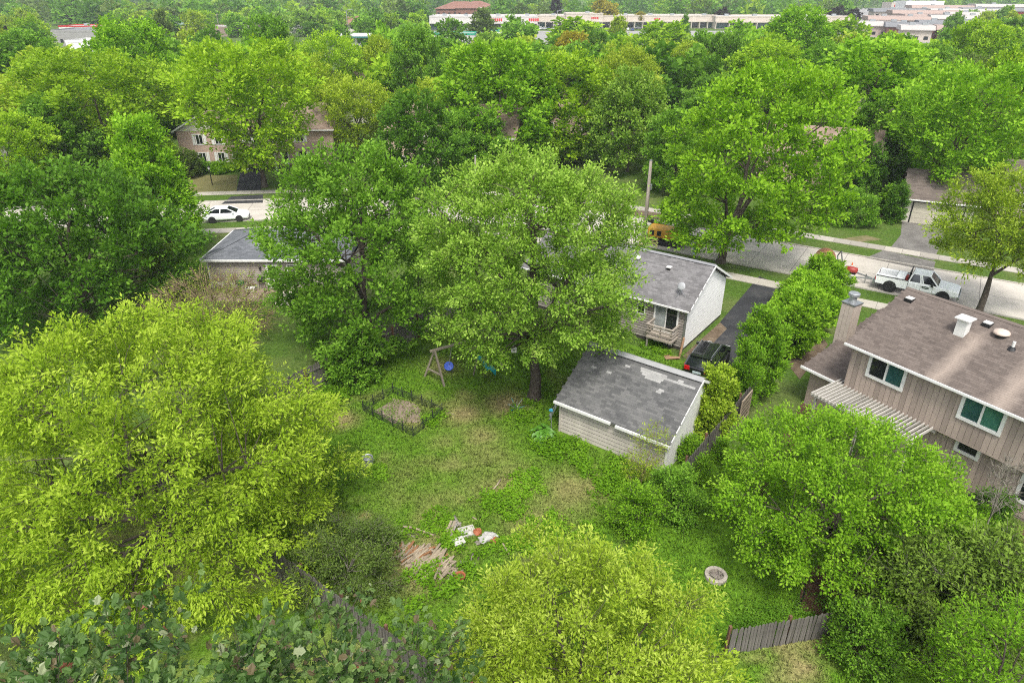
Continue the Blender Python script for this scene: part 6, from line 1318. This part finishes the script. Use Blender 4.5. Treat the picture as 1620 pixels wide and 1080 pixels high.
ROW = [('rounded honey locust in front of the left hidden house', 150, 78, 90, 250, 'vase0', 'locust'), ('yellow green locust at the far left edge', 20, 110, 97, 190, 'vase1', 'locust2'), ('dark green tree at upper left edge before the shops', 30, 42, 140, 150, 'dome0', 'green'),
 ('tall pointed maple below the grey commercial building', 214, 26, 122, 145, 'round0', 'bright'), ('wide honey locust shading the brick house', 395, 58, 84, 245, 'vase1', 'locust'), ('rounded maple rising above the locust tops', 428, 20, 150, 92, 'round1', 'green'),
 ('pale locust right of the rounded maple', 522, 50, 128, 120, 'vase0', 'locust'), ('olive locust between two pale roofs', 560, 122, 98, 125, 'vase1', 'locust2'), ('dark columnar maple before the fuel canopy', 660, 40, 120, 88, 'column1', 'green'),
 ('pale small tree left of the columnar maple', 602, 56, 138, 80, 'dome1', 'locust2'), ('dark spreading maple in front of the cream and brick house', 660, 142, 78, 150, 'dome1', 'deep'), ('small bright maple right of the columnar maple', 718, 92, 112, 62, 'cone0', 'bright'),
 ('bright green twin tree left half behind the silver maple', 790, 55, 94, 205, 'dome0', 'bright'), ('bright green twin tree right half behind the silver maple', 895, 78, 98, 180, 'round0', 'locust'), ('yellow green tree right of the bright twin trees', 985, 72, 108, 120, 'vase0', 'locust2'),
 ('leafy tree above the utility pole', 1000, 105, 92, 130, 'dome1', 'maple'), ('large green tree behind the street silver maple', 1385, 52, 92, 250, 'dome0', 'bright'), ('bright green spreading tree over the cream garage', 1530, 92, 74, 225, 'vase1', 'bright'),
 ('dark slender tree in front of the garage path', 1352, 205, 76, 95, 'round1', 'deep'), ('tall green tree at right edge above the yellow one', 1600, 75, 92, 160, 'dome1', 'locust'), ('round bright tree left of the town roofs', 1262, 10, 168, 135, 'dome1', 'bright'),
 ('dark pointed pair tree before the mall corner', 1105, 45, 158, 70, 'cone0', 'green'), ('dark broad tree right of the pointed one', 1150, 48, 150, 80, 'round0', 'green'), ('tall tree below the red brick shop', 1545, 28, 150, 125, 'round1', 'locust'), ('dark green tree at the right edge before the brown block', 1610, 25, 210, 70, 'dome0', 'deep'),
 ('pale tree before the middle of the mall', 1065, 62, 150, 120, 'vase1', 'locust2'), ('broad green tree right of the silver maple top', 1210, 65, 125, 150, 'dome1', 'locust'), ('green tree behind the large rear tree', 1320, 62, 130, 130, 'round0', 'green'), ('leafy tree below the town roofs', 1450, 62, 118, 130, 'dome0', 'green'),
 ('pale olive shrubby tree right of the rear trees', 1530, 88, 120, 150, 'vase0', 'grey'), ('green tree filling the gap left of the brick gable', 90, 150, 82, 130, 'dome1', 'green'), ('locust tree at left edge beside the dark chestnut', 10, 175, 76, 150, 'vase0', 'locust'),
 ('small tree between the sedan maple and brick house', 210, 190, 88, 130, 'dome0', 'locust'), ('ornamental pale tree beside brick wall', 293, 235, 89, 50, 'round1', 'grey'), ('light green tree behind the brick gable', 300, 95, 112, 110, 'vase1', 'locust'), ('tree rising behind the locust shading the brick house', 480, 85, 108, 120, 'vase0', 'locust2'),
 ('green tree right of the dark spreading maple', 745, 165, 88, 110, 'round1', 'green'), ('tree in shade right of the utility pole', 1075, 165, 82, 120, 'dome0', 'green'), ('green tree behind the garage path shrubs', 1400, 150, 84, 120, 'round0', 'green'), ('yellow green tree above the bright twin trees', 905, 50, 185, 75, 'dome1', 'gold'),
 ('round tree in the parking lot before the mall', 818, 26, 245, 80, 0, 'green'), ('wide parking lot tree before the red sign', 912, 27, 240, 105, 2, 'locust'), ('lower dark tree beside the wide lot tree', 945, 48, 205, 52, 1, 'green'), ('small tree in front of the mall poles', 978, 26, 260, 32, 4, 'locust2'), ('slim tree before the white supermarket', 762, 14, 320, 58, 3, 'grey'),
 ('round tree left of the green band building', 608, 36, 190, 62, 0, 'bright'), ('tree left of the fuel canopy', 577, 25, 300, 42, 1, 'green'), ('small dark tree beside corner shop', 538, 38, 260, 34, 1, 'green'), ('round green tree right of the supermarket', 648, 0, 500, 60, 0, 'green'), ('wide locust crown breaking the mall front line', 1050, 32, 225, 90, 2, 'locust'), ('bright crown before the mall right section', 1180, 34, 215, 95, 0, 'bright'), ('tall crown left of the round bright tree', 1330, 30, 220, 90, 1, 'locust'), ('round crown before the supermarket portico', 715, 30, 260, 50, 1, 'green'), ('golden yellow tree beyond the mall', 955, -2, 470, 46, 0, 'gold'), ('small golden shrub tree beside the golden tree', 1012, 19, 455, 18, 1, 'gold'),
 ('purple leaved tree far left on the horizon', 118, -4, 480, 30, 0, 'purple'), ('purple leaved tree beyond the mall corner', 1142, 12, 470, 24, 0, 'purple'), ('wide purple tree left of the town roofs', 1322, 10, 470, 34, 0, 'purple'), ('small purple tree beside the wide purple one', 1352, 14, 480, 24, 1, 'purple'), ('dark purple shrub tree at the far left edge', 8, 38, 260, 34, 2, 'purple'), ('dark purple tree behind the fuel canopy trees', 880, -4, 520, 20, 1, 'purple'),
 ('dark spruce like tree between shops at upper left', 258, 16, 250, 42, 3, 'grey'), ('pair of spiky dark trees at the mall corner', 1082, 24, 300, 24, 3, 'deep'), ('pale tree in front of green roofed building', 300, 46, 210, 48, 2, 'locust2'), ('green tree before the brown shop row', 330, 42, 200, 60, 0, 'green'), ('round tree at the mall right end', 1245, 26, 300, 70, 0, 'locust'), ('yellow tree in the lot behind the twin trees', 905, 50, 200, 60, 2, 'gold')]
for r in ROW: row_tree(*r)
# fillers: trees of the blocks between, same kind and no telling apart
rf = random.Random(77); placed = []
for p_ in [o for o in list(COL.objects) if o.get('category') == 'tree']: placed.append((p_.location.x, p_.location.y))
blds = [(o.location.x, o.location.y) for o in COL.objects if o.get('category') in ('house',)]
cnt = 0
for k in range(6000):
    if cnt >= 190: break
    px = rf.uniform(-120, 1740); Y = rf.uniform(100, 300) if rf.random() < .6 else rf.uniform(300, 430)
    H = rf.uniform(8, 13.5); zc = Y * CT + 14 * ST; X = (px - CX) / F * zc
    if any((X - a) ** 2 + (Y - b) ** 2 < (5.5 + Y * .012) ** 2 for a, b in placed): continue
    v_h = 22 - H; ytop = CY + (v_h / Y * F * CT - F * ST) / (CT + v_h / Y * ST)
    if Y > 285 and 670 < px < 1420: continue
    if 670 < px < 1060 and ytop < 56: continue
    if 1060 <= px < 1420 and ytop < 50: continue
    if 1355 < px < 1560 and (ytop < 62 or Y > 280): continue
    if (60 < px < 170 and (ytop < 74 or Y > 200)): continue
    if (265 < px < 620 and (ytop < 60 and Y < 330)): continue
    if 540 < px < 600 and Y < 330 and ytop < 84: continue
    if 560 < px < 625 and Y < 128: continue
    if any(abs(X - a - 6) < 9 and 0 < b - Y < 14 for a, b in blds): continue
    if 262 < Y < 281 or (Y < 112 and ytop < 120): continue
    s = rf.choice(('bright', 'green', 'locust', 'locust', 'locust2', 'green', 'maple', 'deep')); placed.append((X, Y)); cnt += 1
    R = rf.uniform(4.2, 7.6); me = FARP[rf.randrange(5)] if Y > 125 else PROTO[rf.choice(('dome0', 'dome1', 'round0', 'round1', 'vase0'))]
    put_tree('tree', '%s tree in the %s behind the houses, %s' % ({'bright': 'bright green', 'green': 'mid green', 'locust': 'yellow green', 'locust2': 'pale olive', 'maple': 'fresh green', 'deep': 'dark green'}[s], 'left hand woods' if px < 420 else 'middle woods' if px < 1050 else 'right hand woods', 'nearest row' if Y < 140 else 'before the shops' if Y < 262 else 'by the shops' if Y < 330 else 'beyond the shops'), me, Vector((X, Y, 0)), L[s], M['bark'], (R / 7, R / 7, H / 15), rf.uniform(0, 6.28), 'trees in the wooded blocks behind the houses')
ex = 0
for k in range(3000):
    if ex >= 80: break
    px, Y, ytop = rf.uniform(690, 1430), rf.uniform(150, 285), rf.uniform(50, 72)
    if rf.random() < .35: px, Y, ytop = rf.uniform(1490, 1760), rf.uniform(170, 520), rf.uniform(14, 60)
    if 690 < px < 760 and ytop < 80 and Y > 190: continue
    H = at(px, ytop, Y).z
    if H < 6 or H > 13.5: continue
    X = (px - CX) / F * (Y * CT + 14 * ST)
    if any((X - a) ** 2 + (Y - b) ** 2 < 60 for a, b in placed): continue
    if 262 < Y < 281: continue
    placed.append((X, Y)); ex += 1; s = rf.choice(('bright', 'green', 'locust', 'locust2', 'locust', 'maple')); R = rf.uniform(3.8, 6)
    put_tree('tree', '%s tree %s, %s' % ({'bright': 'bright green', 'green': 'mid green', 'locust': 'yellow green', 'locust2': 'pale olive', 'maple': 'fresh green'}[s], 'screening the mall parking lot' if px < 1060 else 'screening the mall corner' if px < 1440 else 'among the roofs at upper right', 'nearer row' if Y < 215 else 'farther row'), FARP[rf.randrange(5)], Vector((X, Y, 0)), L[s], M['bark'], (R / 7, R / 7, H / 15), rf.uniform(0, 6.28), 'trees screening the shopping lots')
# the wood beyond the shops reads as one mass
rng = np.random.default_rng(90); base = tree_meshes(91, 15, 7, .5, shape='dome', nb=26, ns=4, nl=2, leaf=2.5, bs=.28, spray=1.3, rt=.3, lump=.14, fill=.3, jit=.3, twigs=False, kind='clump')[1]
nv = len(base.vertices); co = np.empty(nv * 3, np.float32); base.vertices.foreach_get('co', co); co = co.reshape(-1, 3); nf = len(base.polygons); fv = np.array([p.vertices[:] for p in base.polygons])
def wood_mass(name, label, n, y0, y1, lm, seed, test):
    r = np.random.default_rng(seed); V, A = [], []
    for i in range(n):
        Y = y0 + (y1 - y0) * r.uniform() ** 1.35; px = r.uniform(-200, 1820); X = (px - CX) / F * (Y * CT + 8)
        if not test(px, Y): continue
        s = r.uniform(.75, 1.35); h = r.uniform(.68, 1.12); a = r.uniform(0, 6.28); c, d = math.cos(a), math.sin(a)
        q = co * np.array([s, s, h]); q = np.stack([q[:, 0] * c - q[:, 1] * d + X, q[:, 0] * d + q[:, 1] * c + Y, q[:, 2]], -1); V.append(q); A.append(np.clip(r.normal(.5, .25), 0, 1) * .9 + r.uniform(0, .1, nv))
    k = len(V); FF = (np.arange(k)[:, None, None] * nv + fv[None]).ravel()
    me = npmesh(name, np.concatenate(V), FF, fv.shape[1], {'tone': np.concatenate(A), 'rnd': np.tile(np.repeat(rng.uniform(0, 1, nv // 4), 4), k)[:k * nv]})
    return tag(obj(name, me, L[lm]), label, 'woodland', None, 'stuff')
okf = lambda px, Y: not (1350 < px < 1640 and Y < 760) and not (670 < px < 1420 and Y < 468) and not (670 < px < 780 and Y < 720) and Y > 440
wood_mass('far_woodland', 'mid green far woodland mass beyond the shops', 450, 440, 1900, 'green', 5, okf)
wood_mass('far_woodland', 'dark green far woodland mass beyond the shops', 370, 440, 1900, 'deep', 6, okf)
wood_mass('far_woodland', 'pale green far woodland mass beyond the shops', 330, 440, 1900, 'grey', 7, okf)
wood_mass('far_woodland', 'yellowish far woodland mass beyond the shops', 160, 440, 1500, 'locust', 8, okf)
# ------------------------------------------------------------------ shrubs, hedges, small trees
def shrub(name, label, px, ytop, Y, wpx, lm, seed, z0=.1, cat='shrub', bm='bark', group=None, **kw):
    p, H, R = spot(px, ytop, Y, wpx, .5); d = dict(shape='shrub', nb=46, ns=10, nl=22, leaf=.155, bs=.24, spray=.36, rt=.06, lump=.18, fill=.28, nlimb=7); d.update(kw)
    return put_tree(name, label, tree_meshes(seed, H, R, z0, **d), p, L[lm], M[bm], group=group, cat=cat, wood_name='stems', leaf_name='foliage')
for k, (px, yt, Y, w, lab) in enumerate(((1302, 406, 50, 85, 'farthest tall hedge shrub by the street and trailer'), (1284, 430, 47, 96, 'second hedge shrub back from the street along the drive'), (1268, 452, 44, 95, 'hedge shrub in the middle of the row along the drive'), (1256, 478, 41, 72, 'nearest round hedge shrub touching the arborvitae'))):
    shrub('hedge_shrub', lab, px, yt, Y, w, 'bright', 110 + k, group='hedge shrubs along the drive', shape='dome', nb=65, nl=30, leaf=.2)
shrub('arborvitae', 'tall columnar arborvitae beside the black SUV', 1206, 474, 35.6, 82, 'arbor', 120, shape='column', nb=90, ns=10, nl=26, leaf=.18, kind='narrow', bs=.26, spray=.36, fill=.3, droop=-.5, lump=.1)
shrub('arborvitae', 'shorter arborvitae column behind the lattice panel', 1186, 520, 34.2, 52, 'arbor', 121, shape='column', nb=60, ns=10, nl=24, leaf=.12, kind='narrow', bs=.3, spray=.34, fill=.3, droop=-.5, lump=.1)
shrub('small_tree', 'small bright lime tree at the garage corner', 1130, 572, 31.2, 74, 'lime', 122, .3, cat='tree', bm='bark', shape='dome', nb=60, nl=34, leaf=.15, rt=.09)
shrub('sapling', 'thin olive sapling leaning in front of the garage wall', 1018, 668, 26.6, 72, 'locust2', 123, .5, cat='tree', bm='bark_tan', shape='round', nb=34, ns=8, nl=12, leaf=.075, rt=.05, bs=.3, lean=(.5, .2))
shrub('lilac_shrub', 'dense blue green shrub beside the fence below the garage', 1068, 740, 24.8, 92, 'green', 124, nb=50, nl=34, leaf=.10)
shrub('shrub', 'leafy weeds bush at the fence foot below the sapling', 1010, 770, 23.8, 90, 'weed', 125, nb=40, nl=26, leaf=.10)
shrub('young_maple', 'leafy young maple against the left board fence', 556, 540, 37.0, 95, 'green', 126, .2, leaf=.18, nl=22, nb=45)
shrub('shrub', 'low leafy bush at the fence left of the iron enclosure', 527, 622, 35.2, 46, 'weed', 127, nb=25, leaf=.12)
shrub('bare_shrub', 'tan twiggy shrub with few new leaves below the hip roof', 332, 440, 42.6, 225, 'lime2', 128, cat='shrub', bm='bark_tan', shape='dome', nb=170, ns=12, nl=4, leaf=.13, kind='narrow', bs=.15, spray=1.0, rt=.085, nlimb=40, fill=.5, twr=.02)
shrub('cedar_tree', 'olive cedar between the dark chestnut and the twiggy shrub', 258, 372, 49.0, 82, 'cedar', 129, cat='tree', shape='cone', nb=55, ns=9, nl=20, leaf=.2, kind='narrow', bs=.26, spray=.5)
shrub('juniper_scrub', 'dark grey green scrubby bush at the near fence', 545, 836, 20.8, 195, 'grey', 130, shape='dome', nb=70, ns=11, nl=34, leaf=.11, kind='narrow', bs=.2, spray=.42, bm='bark_pale')
shrub('cedar_tree', 'feathery cedar with drooping branches at the right lower edge', 1560, 845, 17.8, 250, 'cedar', 131, .3, cat='tree', shape='cone', nb=100, ns=12, nl=28, leaf=.165, kind='narrow', bs=.2, spray=.55, rt=.13, droop=.35, lw=.25, bm='bark_pale')
shrub('cedar_tree', 'sparse cedar beside the spreading linden', 1462, 850, 18.2, 190, 'cedar', 132, .2, cat='tree', shape='dome', nb=75, ns=11, nl=27, leaf=.155, kind='narrow', bs=.2, spray=.55, rt=.1, droop=.3, lw=.25, bm='bark_pale')
shrub('shrub', 'glossy leafy shrub at the end of the grey board fence', 1372, 962, 16.9, 125, 'green', 133, nb=50, nl=30, leaf=.11)
shrub('box_elder_tree', 'lime green branches reaching in at the lower right corner', 1585, 960, 13.4, 230, 'weed', 134, 1.0, cat='tree', shape='dome', nb=55, ns=10, nl=26, leaf=.12, kind='narrow', bs=.2, spray=.5, rt=.12)
shrub('shrub', 'dark round shrub under the brown house windows', 1575, 776, 23.4, 75, 'deep', 135, leaf=.10)
shrub('shrub', 'low green shrub left of the dark house shrub', 1545, 800, 22.6, 50, 'weed', 136, nb=25, leaf=.10)
shrub('yew_shrub', 'small conical evergreen at the fence foot near the right', 1112, 715, 27.0, 34, 'arbor', 137, shape='cone', nb=36, ns=8, nl=22, leaf=.09, kind='narrow', bs=.3, spray=.25)
shrub('yew_shrub', 'second small conical evergreen up the fence', 1140, 690, 28.8, 30, 'arbor', 138, shape='cone', nb=36, ns=8, nl=22, leaf=.09, kind='narrow', bs=.3, spray=.25)
shrub('arborvitae', 'dark clipped evergreen column beside the cream garage door', 1420, 283, 69.5, 34, 'deep', 139, shape='column', nb=50, ns=8, nl=20, leaf=.2, kind='narrow', bs=.3, spray=.4, fill=.3)
shrub('shrub', 'rounded dark shrub left of the dirt path', 1355, 300, 69.0, 75, 'green', 140, leaf=.2, nl=20); shrub('shrub', 'tall light hedge shrub between path and evergreen column', 1405, 290, 72.5, 30, 'weed', 141, leaf=.2, nl=18)
shrub('shrub', 'foundation shrub left of the brick house porch', 318, 258, 92, 40, 'green', 142, leaf=.3, nl=12); shrub('shrub', 'low foundation shrub before the porch', 345, 262, 92, 42, 'weed', 143, leaf=.3, nl=12); shrub('shrub', 'small foundation shrub by the asphalt drive', 366, 263, 92.5, 28, 'green', 144, leaf=.3, nl=12)
shrub('bare_tree', 'small leafless white twigged tree before the brown house wall', 1568, 722, 22.2, 60, 'grey', 145, .7, cat='tree', bm='bark_pale', shape='spread', nb=44, ns=6, nl=0, leaf=.05, bs=.22, spray=.4, rt=.055, nlimb=9) if False else None
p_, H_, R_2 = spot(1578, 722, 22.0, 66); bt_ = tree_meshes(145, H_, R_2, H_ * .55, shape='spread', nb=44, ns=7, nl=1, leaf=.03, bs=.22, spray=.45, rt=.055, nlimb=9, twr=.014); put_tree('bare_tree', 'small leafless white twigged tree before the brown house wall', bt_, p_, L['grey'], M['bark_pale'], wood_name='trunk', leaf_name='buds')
shrub('vine', 'vine climbing the fence between garage and lime tree', 1095, 690, 28.6, 40, 'weed', 146, nb=30, leaf=.1)
# hosta with big leaves, each its own part
ho = thing('hosta_plant', 'large bright hosta clump left of the garage wall', 'plant', g(860, 690)); hb = MB(); hb.add([(0, 0, 0), (.10, -.10, .02), (.24, -.12, .03), (.42, 0, -.04), (.24, .12, .03), (.10, .10, .02), (.22, 0, .0)], [(0, 1, 6), (1, 2, 6), (2, 3, 6), (3, 4, 6), (4, 5, 6), (5, 0, 6)])
hm = hb.mesh('leaf', False); hcol = plain('hosta green', (.075, .21, .012), .5, var=.25)
rq = random.Random(3)
for k in range(60):
    a = rq.uniform(0, 6.28); r = rq.uniform(.05, .62); o = obj('leaf', hm, hcol, ho, (r * math.cos(a), r * math.sin(a), .55 - r * .55 + rq.uniform(0, .1))); o.rotation_euler = (rq.gauss(0, .25), .15 + r * .7 + rq.gauss(0, .15), a + rq.gauss(0, .3)); s_2 = rq.uniform(.7, 1.2); o.scale = (s_2, s_2, s_2)
# weeds: broad leaved ground cover in patches
def weeds(name, label, patches, lm, seed, leaf=.09, dens=90):
    rng = np.random.default_rng(seed); P = []
    for c, rx, h in patches:
        n = int(dens * rx * rx * 3.1); a = rng.uniform(0, 6.28, n); r = rx * np.sqrt(rng.uniform(0, 1, n)); x = c.x + r * np.cos(a); y = c.y + r * np.sin(a); k = fbm(x, y, 1.1, 60) > .42 + .25 * (r / rx) ** 2
        x, y = x[k], y[k]; m = 7; hh = h * rng.uniform(.3, 1.1, len(x)) * (.5 + fbm(x, y, 1.4, 61))
        for j in range(m): P.append(np.stack([x + rng.normal(0, .09, len(x)), y + rng.normal(0, .09, len(x)), .03 + hh * rng.uniform(.2, 1, len(x))], -1))
    P = np.concatenate(P); n = len(P); D = unit(rng.normal(0, 1, (n, 3)) * np.array([1, 1, .4])); Nn = unit(np.array([0, 0, 1.]) + rng.normal(0, .4, (n, 3)))
    V, FF, CN, k = place_leaves(P, D, Nn, leaf * rng.uniform(.6, 1.4, n), 'oval'); tn = fbm(P[:, 0], P[:, 1], 1.2, 62)
    return tag(obj(name, npmesh(name, V, FF, CN, {'tone': np.repeat(tn, k), 'rnd': np.repeat(rng.uniform(0, 1, n), k)}), L[lm]), label, 'weeds', None, 'stuff')
weeds('weeds', 'broad leaved weeds spreading through the near yard and along the garage', [(g(790, 800), 1.7, .35), (g(830, 850), 1.5, .3), (g(745, 870), 1.8, .35), (g(720, 900), 1.6, .4), (g(690, 830), 1.2, .25), (g(900, 845), 1.6, .35), (g(960, 800), 1.5, .3), (g(900, 720), 1.5, .45), (g(950, 745), 1.6, .5), (g(1000, 765), 1.5, .5), (g(860, 700), 1.3, .4),
       (g(700, 930), 1.8, .5), (g(760, 930), 1.8, .4), (g(690, 665), .9, .3), (g(600, 750), .8, .25), (g(630, 850), 1.0, .25), (g(530, 640), 1.2, .4), (g(830, 655), 1.4, .35), (g(840, 765), 1.2, .2), (g(700, 880), 1.2, .3), (g(1060, 560), 1.3, .35), (g(1040, 555), 1.2, .35)], 'weed', 7, .13, 60)
weeds('border_plants', 'leafy perennials along the inside of the right board fence', [(g(1190, 975), 1.0, .35), (g(1230, 972), .8, .4), (g(1265, 965), .8, .4), (g(1160, 985), .9, .3), (g(1300, 955), .7, .5), (g(1340, 990), .8, .3), (g(1110, 740), 1.0, .4), (g(1100, 790), 1.0, .4)], 'green', 8, .08, 110)
# ------------------------------------------------------------------ haze box round the whole scene
b = MB(); b.box(-1400, 1400, -60, 2100, -1.2, 24.0); hz = b.build('haze', None); tag(hz, 'thin pale daylight haze over the town', 'haze', None, 'stuff')
hm_ = bpy.data.materials.new('haze'); hm_.use_nodes = True; nt = hm_.node_tree; nt.nodes.clear(); pv = nt.nodes.new('ShaderNodeVolumePrincipled'); pv.inputs['Density'].default_value = HAZE; pv.inputs['Color'].default_value = (.85, .93, 1.0, 1); pv.inputs['Anisotropy'].default_value = 0.0
mo = nt.nodes.new('ShaderNodeOutputMaterial'); nt.links.new(pv.outputs[0], mo.inputs['Volume']); hz.data.materials.append(hm_)
